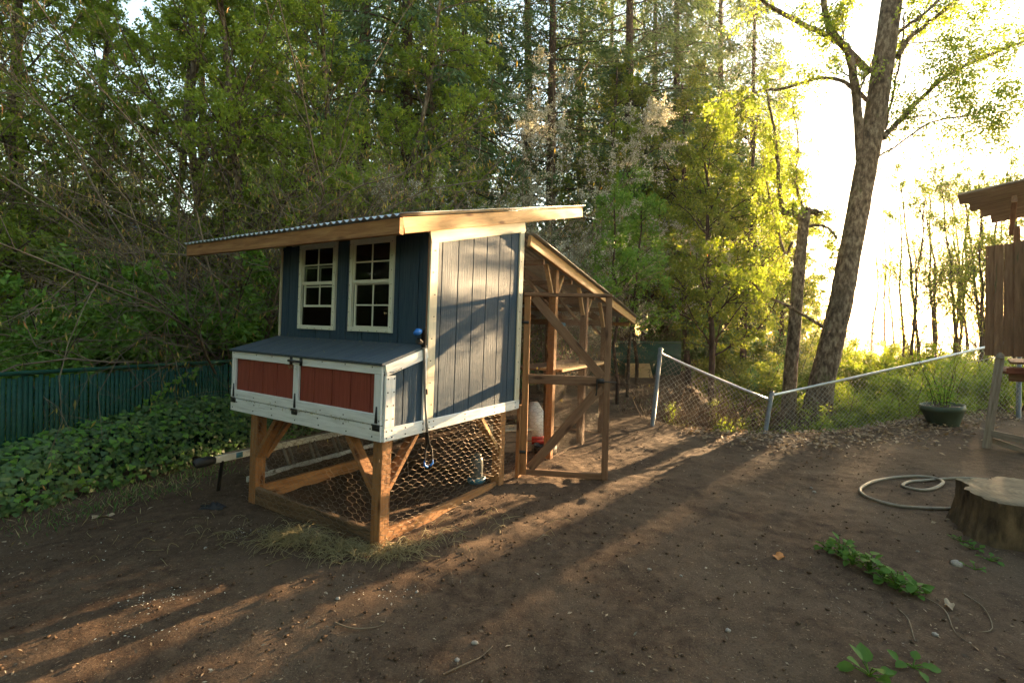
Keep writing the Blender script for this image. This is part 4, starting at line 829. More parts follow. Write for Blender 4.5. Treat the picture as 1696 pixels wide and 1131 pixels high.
def chain(a0, a1, b0, b1, seed, belly):
    L_ = np.linalg.norm((b1-a1)[:2]); Hh = 1.15; A = []; B = []; c = .085; G = Geo()
    def P(u, v):   # u 0..1 along, v 0..1 up
        u = np.clip(u, 0, 1); v = np.clip(v, 0, 1); lo = a0+(b0-a0)*u[:, None]; hi = a1+(b1-a1)*u[:, None]; p = lo+(hi-lo)*v[:, None]
        p[:, 1] -= belly*np.sin(np.pi*v)*(.6+.8*vnoise(u*5, v*2, seed)); p[:, 0] += .03*vnoise(u*8, v*4, seed+1); return p-org
    for s0 in np.arange(-Hh, L_+Hh, c):
        for sg in (-1, 1):
            v = np.linspace(0, 1, 15); u = (s0+sg*(v*Hh)+.012*np.sin(v*40))/L_; ok = (u[:-1] >= 0) & (u[1:] <= 1) & (u[1:] >= 0) & (u[:-1] <= 1)
            p = P(u, v); A += list(p[:-1][ok]); B += list(p[1:][ok])
    G.sticks(A, B, .0019, 3); return tag(geo('link_mesh', G, 'chain', o), kind='stuff')
chain(PA0+(0, 0, .2), RA, PB0+(0, 0, .15), RB, 71, .05); chain(PB0+(0, 0, .15), RC, PC0+(0, 0, .1), RD, 73, .12)
G = Geo(); G.tube([RD-org+(-.9, 0, -.42), RD-org+(.1, 0, -.2)], .006, 5); geo('tension_wire', G, 'chain', o)

# ================================================================== PLAY FORT at the right edge
fc = g(1690, 760); FX0 = at(1632, 500, 6.25).x; FY = 6.25
o = empty('play_fort', (FX0, FY, H(FX0, FY)), -RAD(46), 'raised brown slatted wooden play fort at the yard edge', 'play fort')
FB = lambda nm, a, b, w, h, m='fort_wood', up=(0, 1, 0), par=None: beam(nm, a, b, w, h, m, par or o, up)
zb0, zt0 = 1.22, 2.62
xs = 0; q = np.random.RandomState(9); k = 0
while xs < 1.5:
    w = q.uniform(.085, .10); yy = -.022*(k % 2); FB('slat', (xs+w/2, yy, zb0+(0 if k < 4 else -.02)+q.uniform(-.01, .01)), (xs+w/2, yy, zt0+.06+xs*.10+q.uniform(-.01, .01)), w, .02); xs += w+(.001 if k in (1, 3) else -.004); k += 1
for k in range(12): FB('slat', (.012, .12+k*.10, zb0), (.012, .12+k*.10, zt0), .094, .02, up=(1, 0, 0))
FB('deck_beam', (.20, -.04, 1.03), (1.6, -.04, 1.03), .075, .045, 'red_wood'); FB('deck_beam', (.22, .03, .985), (1.6, .03, .985), .19, .05, 'fort_wood'); FB('deck_beam', (.215, .05, 1.0), (.215, 1.4, 1.0), .15, .04, 'fort_wood', (0, 0, 1))
for y in np.arange(.1, 1.4, .15): FB('deck_board', (.23, y, 1.13), (1.6, y, 1.13), .14, .028, 'fort_wood', (0, 0, 1))
FB('leg', (.42, -.28, -.2), (.42, -.10, 2.6), .09, .09, 'red_wood'); FB('leg', (1.5, -.12, -.2), (1.5, -.12, 2.6), .09, .09, 'red_wood')
FB('leg', (.68, 1.35, -.6), (.68, 1.35, 1.0), .09, .09, 'grey_wood'); FB('leg', (1.5, 1.35, -.6), (1.5, 1.35, 2.4), .09, .09, 'fort_wood')
FB('leaning_picket', (.02, -.12, -.05), (.14, -.07, 1.19), .088, .022, 'grey_wood'); G = Geo(); a = np.linspace(0, np.pi, 9); G.tube([(.14+.0, -.07, 1.19), (.145, -.068, 1.24), (.148, -.066, 1.265)], [.044, .036, .012], 8, True)
geo('picket_tip', G, 'grey_wood', o)
FB('ground_rail', (.06, -.10, .20), (.42, -.25, .17), .09, .035, 'grey_wood'); FB('ground_rail', (.08, -.05, .10), (.42, -.22, .02), .07, .035, 'grey_wood')
for k in range(4):   # open roof boards with ragged ends
    y = -.30+k*.30; FB('roof_board', (-.26+.10*k, y, 3.30-.05*k), (1.7, y, 3.52-.05*k), .27, .03, 'grey_wood', (0, .3, 1))
FB('roof_beam', (.25, -.35, 3.20), (.25, 1.2, 3.02), .05, .09, 'fort_wood', (0, 0, 1)); FB('roof_post', (.42, -.05, 2.6), (.42, -.05, 3.22), .07, .07, 'fort_wood'); FB('roof_post', (.30, .9, 2.4), (.30, .9, 3.04), .07, .07, 'fort_wood')

# ================================================================== NEIGHBOUR'S HOUSE behind the green fence
o = empty('neighbour_house', (-13.5, 11.2, 0), RAD(14), 'pale grey clapboard house with dark roof behind the green fence', 'house')
hw, hd, hz = 5.4, 6.0, 3.0
me = {}
for k in range(16):
    z = .0+k*.19
    beam('clapboard', (-1.5, -.01-.004, z+.10), (hw, -.014, z+.10), .012, .20, 'siding', o, (0, -.06, 1)); beam('clapboard', (hw+.014, 0, z+.10), (hw+.014, hd, z+.10), .012, .20, 'siding', o, (.06, 0, 1))
G = Geo(); G.box(((hw-1.5)/2, hd/2, hz/2), (hw+1.5-.03, hd-.03, hz)); geo('wall', G, 'siding', o)
for x in (-1.5, hw-.01): beam('corner_board', (x, -.03, 0), (x, -.03, hz+.02), .10, .03, 'white_paint', o, (0, 1, 0))
G = Geo(); v = [(-2, -.5, hz-.05), (hw+.45, -.5, hz-.05), (hw+.45, hd/2, 5.0), (-2, hd/2, 5.0), (-2, hd+.5, hz-.05), (hw+.45, hd+.5, hz-.05)]; v2 = [(x, y, z-.14) for x, y, z in v]
G.add(v+v2, [[0, 1, 2, 3], [3, 2, 5, 4], [9, 8, 7, 6], [10, 11, 8, 9], [0, 6, 7, 1], [1, 7, 8, 2], [2, 8, 11, 5], [5, 11, 10, 4], [4, 10, 9, 3], [3, 9, 6, 0]]); rf = geo('roof', G, 'shingle', o)
for k in range(11):
    t = k/11; beam('shingle_course', (-2.0, -.5+t*(hd/2+.5), hz-.05+t*2.05+.012), (hw+.45, -.5+t*(hd/2+.5), hz-.05+t*2.05+.012), .30, .012, 'shingle', rf, (0, -.5, 1))
G = Geo(); G.add([(hw+.01, 0, hz), (hw+.01, hd, hz), (hw+.01, hd/2, 4.8)], [[0, 1, 2]]); geo('gable', G, 'siding', o)
beam('fascia', (-2, -.52, hz-.12), (hw+.45, -.52, hz-.12), .025, .16, 'white_paint', o); beam('downpipe', (hw-.35, -.06, 0), (hw-.35, -.06, hz-.1), .07, .06, 'white_paint', o, (0, 1, 0))
for (x0, x1) in ((.3, 1.3), (3.3, 4.3)):
    w_ = empty('window'); w_.parent = o; zc = 1.75
    beam('pane', ((x0+x1)/2, -.03, zc-.5), ((x0+x1)/2, -.03, zc+.5), x1-x0, .02, 'house_glass', w_, (0, 1, 0))
    for a, b in (((x0, zc-.5), (x1, zc-.5)), ((x0, zc+.5), (x1, zc+.5)), ((x0, zc-.55), (x0, zc+.55)), ((x1, zc-.55), (x1, zc+.55)), (((x0+x1)/2, zc-.46), ((x0+x1)/2, zc+.46))): beam('frame', (a[0], -.05, a[1]), (b[0], -.05, b[1]), .07, .04, 'white_paint', w_, (0, 1, 0))
G = Geo(); G.lathe([(.001, 5.35), (.12, 5.35), (.12, 4.2)], 10, (2.2, 1.6, 0)); geo('vent_pipe', G, 'white_paint', rf)
# ================================================================== TREES AND SHRUBS
def path(r, p, d, L_, n, wander, grav):
    P = [np.array(p, float)]; d = np.array(d, float); d /= np.linalg.norm(d)
    for i in range(n):
        d = d+r.normal(0, wander, 3)+np.array([0, 0, grav]); d /= np.linalg.norm(d); P.append(P[-1]+d*L_/n)
    return np.array(P)
def side(r, d, ang):
    d = d/np.linalg.norm(d); x = r.normal(0, 1, 3); x -= d*(x@d); x /= np.linalg.norm(x); return d*math.cos(ang)+x*math.sin(ang)
def twigs(r, W_, anchors, base, L_, rad, lev, cnt, ang=.9, wander=.12, grav=.02, kk=(5, 4, 3), lo=.25, shrink=.5):
    """recursive side shoots along a path; collects leaf anchors on the last levels"""
    n = len(base)
    for i in range(cnt[0]):
        t = r.uniform(lo, 1); f = t*(n-1); j = min(int(f), n-2); p = base[j]+(base[j+1]-base[j])*(f-j); d = base[j+1]-base[j]
        l = L_*(1.15-.75*t)*r.uniform(.6, 1.2); q = path(r, p, side(r, d, ang*r.uniform(.6, 1.2)), l, 5 if lev else 4, wander, grav)
        rr = rad*(1.1-.6*t); W_.tube(q, np.linspace(rr, rr*.3, len(q)), kk[min(2, 2-lev)] if lev < 3 else 5)
        if lev == 0: anchors += [q[k]+(q[k+1]-q[k])*r.rand() for k in range(1, len(q)-1) for _ in (0, 1)]+[q[-1]]
        else:
            if lev == 1: anchors += [q[-1], q[-2]]
            twigs(r, W_, anchors, q, l*shrink, rr*.5, lev-1, cnt[1:], ang, wander*1.3, grav, kk, .15, shrink)
def leafcloud(r, A, per, spread, lo, hi, asp, droop=.2):
    A = np.array(A)
    if per < 1: A = A[r.rand(len(A)) < per]; per = 1
    A = np.repeat(A, per, 0); n = len(A); P = A+r.normal(0, spread, (n, 3)); D = r.normal(0, 1, (n, 3)); D[:, 2] -= droop; Nn = r.normal(0, .7, (n, 3)); Nn[:, 2] += .8
    l = r.uniform(lo, hi, n); G = Geo(); G.leaves(P, D, Nn, l, l*asp, .14); return G
class Kind: pass
def broadleaf(seed, ht, r0, lean=(0, 0), first=.3, bl=2.4, cnt=(22, 8, 5), per=3, leaf=(.04, .075), asp=.6, spread=.05, grav=.03, lm='leaf_spring', wm='bark', ang=1.0, wander=.05):
    r = np.random.RandomState(seed); Wd = Geo(); A = []
    t = np.linspace(0, 1, 12); T = np.stack([lean[0]*t**1.4+np.cumsum(r.normal(0, wander, 12)), lean[1]*t**1.4+np.cumsum(r.normal(0, wander, 12)), -.4+t*(ht+.4)], -1); T[:, :2] -= T[0, :2]
    Wd.tube(T, r0*(1.12-t)**.8+.01, 9); twigs(r, Wd, A, T, bl, r0*.38, 2, cnt, ang, .10, grav, (5, 4, 3), first)
    k = Kind(); k.wood = Wd.mesh('trunk', True); k.leaf = leafcloud(r, A, per, spread, *leaf, asp).mesh('crown'); k.wm, k.lm = wm, lm; k.name = 'tree'
    return k
def conifer(seed, ht, r0, nb, lmax, droop, spray, lm, z0=2.0, per=380, taper=1.2):
    r = np.random.RandomState(seed); Wd = Geo(); G = Geo(); t = np.linspace(0, 1, 10)
    T = np.stack([np.cumsum(r.normal(0, .03, 10)), np.cumsum(r.normal(0, .03, 10)), -.4+t*(ht+.4)], -1); Wd.tube(T, r0*(1.06-t)+.01, 9)
    for i in range(nb):
        u = (i+r.rand())/nb; z = z0+(ht-z0)*u; L_ = (lmax*(1-u**taper)+.35)*r.uniform(.65, 1.15); a = i*2.4+r.normal(0, .3); dx = np.array([math.cos(a), math.sin(a), 0]); s = np.array([-dx[1], dx[0], 0])
        up = r.uniform(-.05, .25); f = lambda q: np.outer(L_*q, dx)+np.outer(L_*(up*q-droop*q**1.8), (0, 0, 1.0))+(np.interp(z, T[:, 2], T[:, 0]), np.interp(z, T[:, 2], T[:, 1]), z)
        Wd.tube(f(np.linspace(0, 1, 5)), np.linspace(.035, .006, 5)*(.5+L_/lmax*.6), 4)
        n = int(per*L_/lmax); q = 1-r.rand(n)**1.5*.88; P = f(q); wd = L_*.30*(1.05-q)**.7+.06; lat = r.normal(0, .6, n)*wd
        P += lat[:, None]*s+r.normal(0, .03, (n, 3)); P[:, 2] -= np.abs(lat)*.35+np.abs(r.normal(0, .10+.25*droop, n))
        D = dx*.8+np.sign(lat)[:, None]*s*.7+r.normal(0, .35, (n, 3)); D[:, 2] -= .4+droop*1.2; Nn = r.normal(0, .6, (n, 3)); Nn[:, 2] += .7
        l = r.uniform(spray*.6, spray*1.3, n); G.leaves(P, D, Nn, l, l*r.uniform(.18, .34, n), .08, .4)
    k = Kind(); k.wood = Wd.mesh('trunk', True); k.leaf = G.mesh('crown'); k.wm, k.lm = 'bark_dark', lm; return k
def shrub(seed, ht, nst, cnt, per, leaf, asp, lm, wm='twig_dark', spread=.05, out=.35, bl=.7, wander=.10, tk=1):
    r = np.random.RandomState(seed); Wd = Geo(); A = []
    for i in range(nst):
        a = r.uniform(0, 6.28); b = np.array([math.cos(a), math.sin(a), 0])*r.uniform(0, .3); d = np.array([math.cos(a)*out, math.sin(a)*out, 1]); q = path(r, b+(0, 0, -.15), d, ht*r.uniform(.65, 1.1), 8, wander, -.02)
        Wd.tube(q, np.linspace(.018*tk, .005*tk, 9), 5); twigs(r, Wd, A, q, bl*ht*.35, .007*tk, 1, cnt, .9, .15, .02, (4, 3, 3), .2)
    k = Kind(); k.wood = Wd.mesh('stems', True); k.leaf = leafcloud(r, A, per, spread, *leaf, asp).mesh('foliage'); k.wm, k.lm = wm, lm; return k
def tangle(seed, ht, nst, arch=.10, cnt=(14, 8), thick=.022, wm='twig', lm='catkin', per=0):
    """bare arching stems, a few catkins"""
    r = np.random.RandomState(seed); Wd = Geo(); A = []
    for i in range(nst):
        a = r.uniform(0, 6.28); b = np.array([math.cos(a), math.sin(a), 0])*r.uniform(0, .35); d = np.array([math.cos(a)*.5, math.sin(a)*.5, 1]); q = path(r, b+(0, 0, -.15), d, ht*r.uniform(.7, 1.3), 12, .16, -arch*.4)
        Wd.tube(q, np.linspace(thick, .005, 13), 5); twigs(r, Wd, A, q, ht*.42, .0085, 1, cnt, 1.0, .26, -.03, (4, 3, 3), .25, .55)
    k = Kind(); k.wood = Wd.mesh('stems', True); k.wm = wm; A = np.array(A); A = A[r.rand(len(A)) < (per or .12)]; n = len(A)
    D = r.normal(0, .25, (n, 3)); D[:, 2] -= 1; G = Geo(); G.leaves(A, D, r.normal(0, 1, (n, 3)), r.uniform(.04, .09, n), .014, .3); k.leaf = G.mesh('foliage'); k.lm = lm; return k
def put(k, name, x, y, label, cat, group=None, s=1.0, rz=None, z=None, parts=('trunk', 'crown'), sz=None, tilt=0):
    global PUTN
    PUTN += 1; o = empty(name, (x, y, H(x, y) if z is None else z), (PUTN*2.399) % 6.28 if rz is None else rz, label, cat, group); o.scale = (s, s, s*(sz or 1)); o.rotation_euler[1] = tilt
    link(parts[0], k.wood, k.wm, o); link(parts[1], k.leaf, k.lm, o); return o
PUTN = 0
def where(px, Y):
    for lim, t in ((230, "beyond the neighbour's house"), (470, 'above the long green fence'), (660, 'behind the two coop windows'), (850, 'behind the coop roof'), (1000, 'behind the white blossom'), (1100, 'behind the wire run'), (1290, 'behind the chain link fence'), (3000, 'beside the leaning alder')):
        if px < lim: return t
def bx_(px, Y): return at(px, HOR, Y).x
# ---- conifers
CON = [conifer(101, 25, .24, 135, 3.4, .30, .19, 'conifer', 2.6, 330, 1.8), conifer(102, 23, .22, 135, 3.0, .50, .21, 'cedar', 1.8, 360, 1.8), conifer(103, 26, .26, 120, 3.7, .22, .19, 'conifer', 4.6, 330, 1.8)]
CL = ('tall dark fir with thin drooping boughs', 'tall grey green cedar with hanging sprays', 'tall bare stemmed fir with high boughs')
CP = [(600, 15, 2, 1), (672, 12.5, 1, .95), (760, 17, 1, 1), (868, 19, 2, 1), (905, 16.5, 0, .9), (1040, 17.5, 0, 1), (1118, 19.5, 1, 1), (1185, 22, 0, 1), (1248, 19.5, 1, .85), (500, 17, 0, 1), (425, 21, 1, 1), (330, 24, 2, 1), (20, 15, 0, .9), (960, 24, 1, 1.1),
      (560, 24, 1, 1), (710, 23, 2, 1), (1080, 27, 2, 1.1), (470, 28, 0, 1), (640, 31, 2, 1.1), (1010, 31, 0, 1.2), (1160, 30, 1, 1.1), (1290, 31, 0, .85), (800, 35, 2, 1.2), (230, 36, 1, .8), (120, 40, 0, .85), (400, 34, 0, .8), (-60, 22, 1, .9), (-180, 19, 0, 1)]
for px, Y, k, s in CP: put(CON[k], 'conifer', bx_(px, Y), Y, CL[k]+(' deep in the wood ' if Y > 22 else ' at the wood edge ')+where(px, Y), 'conifer', 'conifers in the wood beyond the fence', s)
for a_, R__, k, s in ((100, 15, 0, .9), (122, 13, 1, .9), (140, 14, 0, .8), (158, 12, 2, .9), (175, 14, 1, .8), (192, 12.5, 0, .9), (210, 14, 1, .85), (228, 12, 0, .9), (246, 13, 1, .8), (256, 11, 0, .8), (264, 12, 1, .9), (272, 11, 0, .8), (279, 13, 1, .9), (286, 11.5, 0, .8), (294, 13, 1, .9), (252, 16, 2, 1), (268, 17, 0, 1), (283, 17, 1, 1), (168, 18, 0, 1), (205, 19, 0, 1), (238, 18, 1, 1)):  # unseen ring of firs added to darken the coop front and window reflections
    put(CON[k], 'conifer', R__*math.sin(RAD(a_)), R__*math.cos(RAD(a_)), 'fir added out of view to shade the coop front and windows', 'conifer', 'firs added out of view to shade the coop', s)
# ---- broadleaf trees with new leaves
BG = broadleaf(201, 10.5, .10, (.5, .2), .26, 3.0, (30, 8, 5), 3, (.05, .10), .75, .045, .02, 'leaf_gold', 'bark_dark')
BS = broadleaf(202, 10.0, .09, (-.9, .1), .16, 3.3, (30, 9, 5), 3, (.045, .085), .65, .035, .03, 'leaf_spring', 'bark')
BT = broadleaf(203, 9.5, .06, (.5, .3), .12, 3.4, (24, 8, 4), .7, (.05, .09), .7, .05, .06, 'leaf_gold', 'bark_dark', .62, .07)
BW = shrub(204, 6.2, 9, (22, 10), 5, (.018, .038), .85, 'blossom', 'twig', .022, .42, .85, .09)
for px, Y, s, lab in ((1065, 17.5, 1, 0), (1140, 17.2, 1.05, 0), (1225, 14, .9, 0), (1105, 18.5, .9, 0), (1010, 16.5, 1, 0), (1290, 16.5, .85, 0)):
    put(BG, 'maple_tree', bx_(px, Y), Y, 'slim tree with yellow green new leaves before the firs '+where(px, Y), 'tree', 'yellow green trees before the firs', s)
for px, Y, s, tl in ((20, 8.6, .95, .1), (265, 9.2, .95, -.05), (425, 9.0, .92, 0), (-80, 7.2, .9, .15), (490, 10.5, .85, 0), (330, 10.0, 1, 0), (140, 10, 1, .05), (560, 9.8, .9, .05), (640, 11, .95, -.05), (730, 11.5, .95, 0)):
    put(BS, 'alder_tree', bx_(px, Y), Y, 'thin tree with small spring green leaves '+where(px, Y), 'tree', 'thin trees behind the green fence', s, tilt=tl)
put(BW, 'blossom_tree', bx_(905, 11.3), 11.3, 'small tree covered in white blossom behind the coop', 'tree', None, 1.0, 0.4, parts=('stems', 'crown'))
put(BW, 'blossom_tree', bx_(968, 13.8), 13.8, 'sparser white blossom tree beside the fuller blossom tree', 'tree', None, .9, 2.6, parts=('stems', 'crown'))
for px, Y, s in ((1512, 17, .8), (1535, 18.5, .9), (1605, 20, .95), (1650, 23, 1.1), (1545, 23, 1.0), (1685, 18, .9), (1620, 26, 1.1), (1575, 32, 1.2), (1660, 33, 1.3), (1590, 22, 1), (1690, 24, 1.1), (1568, 20, .85), (1612, 18, .75), (1660, 19, .9), (1640, 25, 1.1), (1565, 27, 1.0), (1700, 16, .8), (1590, 31, 1.2)):
    put(BT, 'birch_tree', bx_(px, Y), Y, 'slender sparse leaved tree against the bright low sun', 'tree', 'slender trees against the low sun', s, z=-1.0)
# ---- bare tangles of vine maple
TG = [tangle(301, 6.0, 11, .08), tangle(302, 6.6, 10, .05), tangle(303, 4.4, 12, .12)]
for px, Y, k, s in ((330, 7.4, 0, .9), (420, 7.6, 1, .9), (520, 8.2, 0, .95), (600, 8.8, 2, 1.2), (690, 9.5, 1, .9), (780, 10.4, 0, .9), (840, 11.4, 2, 1.2), (455, 8.6, 2, 1.3), (960, 13.4, 0, 1), (380, 8.6, 2, 1.4), (560, 10, 1, 1)):
    put(TG[k], 'vine_maple', bx_(px, Y), Y, ('bare arching vine maple stems tangled ', 'tall loose bare vine maple ', 'low dense bare vine maple thicket ')[k]+where(px, Y), 'shrub', 'bare tangled shrubs above the green fence', s, parts=('stems', 'foliage'))
# ---- leafy shrubs
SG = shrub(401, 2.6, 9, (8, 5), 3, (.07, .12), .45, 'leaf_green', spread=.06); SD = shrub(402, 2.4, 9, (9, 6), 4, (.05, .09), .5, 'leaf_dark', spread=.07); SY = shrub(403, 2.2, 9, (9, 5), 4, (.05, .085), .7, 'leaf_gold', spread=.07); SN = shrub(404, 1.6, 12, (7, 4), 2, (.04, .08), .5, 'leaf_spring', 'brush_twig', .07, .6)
def shrubs(k, name, lab, grp, L_):
    for px, Y, s in L_: put(k, name, bx_(px, Y), Y, lab+(' '+where(px, Y) if name == 'dark_shrub' else ''), 'shrub', grp, s, parts=('stems', 'foliage'))
shrubs(SG, 'leafy_shrub', 'bright green leafy shrub growing over the long green fence', 'green shrubs behind the fence', ((15, 5.4, .70), (75, 5.9, .78), (150, 6.3, .85), (215, 6.8, .92), (280, 6.8, 1.0), (345, 7.2, 1.08), (405, 7.6, 1.12), (455, 8.2, 1.15), (110, 7.4, .85), (5, 7.0, .85), (310, 7.8, 1.2), (250, 7.8, 1.1), (490, 8.8, 1.2)))
BB = broadleaf(206, 10, .055, (.4, .2), .2, 2.6, (18, 6, 3), .35, (.05, .09), .7, .05, .07, 'leaf_gold', 'bark_dark', .6, .06)
for px, Y, s in ((1468, 27, 1.0), (1492, 21, .85), (1448, 33, 1.1), (1478, 36, 1.2)):
    put(BB, 'bare_tree', bx_(px, Y), Y, 'thin nearly leafless tree between the leaning alder and the low sun', 'tree', 'nearly leafless trees past the leaning alder', s, z=-1)
BN = broadleaf(205, 4.6, .035, (.2, .1), .46, 1.6, (18, 6, 4), 1, (.06, .11), .5, .05, .0, 'leaf_green', 'bark_dark')
for px, Y, s in ((1026, 9.4, .85), (1000, 12.5, 1.1)):
    put(BN, 'young_tree', bx_(px, Y), Y, 'young tree with fresh green crown right behind the wire run', 'tree', 'young green trees behind the run', s)
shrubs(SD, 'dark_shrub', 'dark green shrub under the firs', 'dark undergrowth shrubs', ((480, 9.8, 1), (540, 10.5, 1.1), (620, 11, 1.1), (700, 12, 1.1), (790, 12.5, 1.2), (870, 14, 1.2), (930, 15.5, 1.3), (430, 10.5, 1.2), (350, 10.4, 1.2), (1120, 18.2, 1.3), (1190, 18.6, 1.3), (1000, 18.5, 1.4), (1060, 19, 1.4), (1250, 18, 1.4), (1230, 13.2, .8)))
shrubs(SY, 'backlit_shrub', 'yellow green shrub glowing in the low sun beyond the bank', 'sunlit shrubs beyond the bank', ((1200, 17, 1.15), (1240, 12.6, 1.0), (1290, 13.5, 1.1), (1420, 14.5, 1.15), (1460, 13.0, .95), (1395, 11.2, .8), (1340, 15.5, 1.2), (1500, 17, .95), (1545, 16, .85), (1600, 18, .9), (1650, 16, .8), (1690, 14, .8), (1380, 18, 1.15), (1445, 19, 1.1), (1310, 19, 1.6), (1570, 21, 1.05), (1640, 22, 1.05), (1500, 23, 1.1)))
shrubs(SN, 'low_bush', 'low loose bush on the bank behind the chain link fence', 'low bushes on the bank', ((1150, 8.6, .85), (1205, 8.3, .7), (1240, 9.0, .8), (1330, 8.6, .75), (1400, 8.9, .8), (1440, 9.3, .85), (1490, 9.2, .85), (1530, 9.6, .9), (1580, 9.8, .85), (1620, 10.2, .9), (1660, 10.0, .9), (1690, 9.2, .9), (1460, 10.8, 1), (1550, 11.5, 1), (1640, 12, 1), (1370, 10.0, .85)))
for a_, R__ in zip(range(105, 292, 11), (10, 11, 9.5, 11, 10, 9.5, 11, 10, 9.5, 10.5, 10, 11, 9.5, 10, 9, 9.5, 9)):  # unseen shrubs added under the firs to cut low sky light on the coop
    put(SD, 'dark_shrub', R__*math.sin(RAD(a_)), R__*math.cos(RAD(a_)), 'tall shrub added out of view to keep low sky light off the coop', 'shrub', 'shrubs added out of view to shade the coop', 1.7, parts=('stems', 'foliage'))
BR = tangle(310, 1.5, 26, .22, (7, 4), .009, 'brush_twig', 'litter', .10)
for px, Y, s in ((1120, 8.1, 1), (1165, 8.0, .95), (1210, 8.1, .9), (1250, 8.3, .95), (1300, 8.6, .9), (1140, 8.9, 1.1), (1225, 8.9, 1), (1345, 9.2, 1)):
    put(BR, 'dead_brush', bx_(px, Y), Y, 'heap of brown dead bramble stems behind the chain link fence', 'brush', 'dead brush behind the chain link fence', s, parts=('stems', 'foliage'))
# far trees closing the view past the bank
for px, Y, s in ((1330, 36, 1.0), (1400, 40, .42), (1445, 44, .38), (1490, 46, .36), (1535, 50, .4), (1580, 50, .38), (1625, 46, .36), (1670, 46, .4), (1720, 42, .5), (1790, 40, .6), (1270, 42, 1.2)):
    put(BG, 'far_tree', bx_(px, Y), Y, 'hazy yellow green tree in the far tree line past the bank', 'tree', 'far tree line past the bank', s, sz=.8, z=-1)
# thin dark trunks standing behind the run
for px, Y, h_ in ((1040, 10.6, 10), (1180, 11.5, 8), (1058, 13.0, 13)):
    put(BN if px != 1180 else BG, 'young_tree', bx_(px, Y), Y, 'young tree with thin dark stem between the run and the chain link fence', 'tree', 'young trees behind the run', h_/11)

# ---- the big leaning alder and its broken companion: trunks and limbs placed one by one
def limb(pts, Y, dY, ra, rb, m_=5, wob=0):
    Q = np.array([at(px, py, Y+dY*i/(len(pts)-1)) for i, (px, py) in enumerate(pts)]); S = spline(Q, m_); return S, np.linspace(ra, rb, len(S))
def big_tree(name, label, Y, trunk, rads, limbs, seed, base_z, cntf=1.0, lm='leaf_spring', per=3):
    r = np.random.RandomState(seed); T = np.array([at(px, py, Y+dy) for px, py, dy in trunk]); T[0, 2] = base_z; o = empty(name, tuple(T[0]), 0, label, 'tree'); org = T[0].copy()
    S = spline(T-org, 8); R_ = np.interp(np.linspace(0, 1, len(S)), np.linspace(0, 1, len(rads)), rads); K = 22; Gt = Geo(); Gt.tube(S, R_, K, True)
    V = Gt.V[0].reshape(len(S), K, 3); a = np.arange(K)/K*2*np.pi
    for i in range(len(S)):
        d = V[i]-S[i]; V[i] = S[i]+d*(1+.10*vnoise(a*3, a*0+i*.35, seed)+.07*vnoise(a*9, a*0+i*.9, seed+1))[:, None]
    Gt.V[0] = V.reshape(-1, 3); tr = geo('trunk', Gt, 'bark', o, True); A = []; Gw = Geo(); Gm = Geo()
    for (pts, dY, ra, rb, cnt, tl) in limbs:
        Q, rr = limb(pts, Y, dY, ra, rb); Q = Q-org; Gb = Geo(); Gb.tube(Q+r.normal(0, .006, Q.shape), rr, 9, True); geo('limb', Gb, 'bark', o, True)
        twigs(r, Gw, A, Q, tl, rb*.55, 1, cnt, .9, .13, -.03, (4, 3, 3), .15, .5)
        n = 160; f = r.rand(n)*(len(Q)-1); j = f.astype(int).clip(0, len(Q)-2); P = Q[j]+(Q[j+1]-Q[j])*(f-j)[:, None]; D = r.normal(0, 1, (n, 3)); Gm.leaves(P+D/np.linalg.norm(D, axis=1, keepdims=True)*rr[j][:, None]*.95, D, r.normal(0, 1, (n, 3)), .035, .018)
    tag(geo('twigs', Gw, 'twig_dark', o), kind='stuff'); geo('crown', leafcloud(r, A, per, .06, .03, .065, .7, .5), lm, o); tag(geo('moss', Gm, 'moss', o), kind='stuff')
    return o
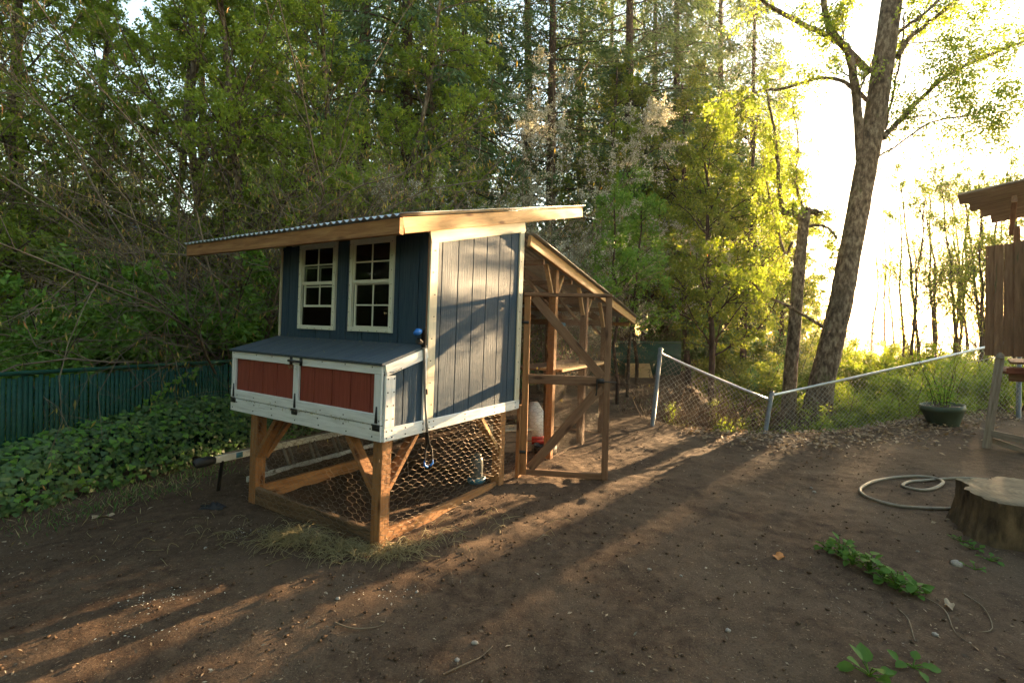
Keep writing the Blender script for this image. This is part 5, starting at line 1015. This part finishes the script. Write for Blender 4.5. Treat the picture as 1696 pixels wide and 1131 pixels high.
big_tree('alder_tree', 'big leaning alder trunk with spreading limbs behind the chain link fence', 9.3,
    [(1338, 760, .1), (1356, 660, 0), (1364, 620, 0), (1386, 530, 0), (1406, 430, 0), (1432, 290, 0), (1456, 150, 0), (1477, 0, 0), (1500, -180, .1), (1515, -400, .2)], [.30, .245, .22, .205, .195, .19, .185, .175, .16, .13],
    [([(1424, 265), (1418, 160), (1405, 87), (1376, 53), (1364, 0), (1350, -120)], -.5, .085, .04, (14, 6), 1.0), ([(1441, 120), (1400, 80), (1374, 62), (1312, 31), (1259, 0), (1190, -60)], -.8, .065, .025, (14, 6), 1.1), ([(1437, 166), (1400, 138), (1358, 130), (1296, 148), (1250, 155), (1200, 190)], -.4, .04, .012, (16, 6), 1.2),
     ([(1462, 229), (1490, 200), (1528, 161), (1570, 125), (1621, 99), (1696, 68), (1780, 30)], .5, .055, .02, (30, 9), 1.7), ([(1487, 95), (1505, 65), (1528, 46), (1587, 0), (1660, -60)], .2, .055, .025, (22, 8), 1.5), ([(1480, 60), (1500, 45), (1545, 10), (1600, -50)], -.3, .04, .015, (10, 6), 1.2),
     ([(1447, 262), (1480, 245), (1540, 205), (1610, 190), (1700, 165)], -.7, .02, .008, (30, 9), 1.5), ([(1363, 541), (1335, 524), (1308, 509), (1267, 489), (1240, 466), (1200, 455)], -.5, .035, .012, (9, 5), .8), ([(1466, 215), (1478, 160), (1492, 90), (1498, 20)], .1, .025, .012, (8, 5), .8)], 501, -1.05, per=4)
big_tree('alder_tree', 'broken topped alder trunk beside the big leaning alder', 9.6,
    [(1300, 750, 0), (1306, 680, 0), (1309, 620, 0), (1316, 540, 0), (1323, 450, 0), (1330, 385, 0), (1334, 345, 0)], [.16, .14, .125, .115, .108, .102, .095],
    [([(1326, 362), (1310, 352), (1296, 350), (1290, 300), (1284, 230), (1270, 150)], -.3, .06, .02, (14, 6), 1.0), ([(1333, 352), (1345, 350), (1357, 354)], 0, .07, .055, (3, 4), .5), ([(1312, 400), (1300, 420), (1288, 380), (1275, 330), (1262, 250)], .4, .03, .012, (14, 6), .9),
     ([(1330, 378), (1352, 373), (1372, 378), (1386, 396)], -.2, .035, .02, (5, 4), .6), ([(1332, 350), (1318, 300), (1322, 240), (1312, 170)], .5, .03, .01, (12, 6), .9)], 502, -1.05)

# ================================================================== HAZE: thin sunlit evening air
G = Geo(); G.box((0, 110, 15.5), (420, 420, 38)); hz_ = geo('haze', G, None); tag(hz_, 'thin sunlit evening haze', kind='stuff')
m, nt, N, L = newmat('haze_air'); v = N('ShaderNodeVolumePrincipled'); v.inputs['Color'].default_value = (1, .95, .88, 1); v.inputs['Density'].default_value = .0007; v.inputs['Anisotropy'].default_value = .72
o = N('ShaderNodeOutputMaterial'); L(v.outputs[0], o.inputs['Volume']); hz_.data.materials.append(m)
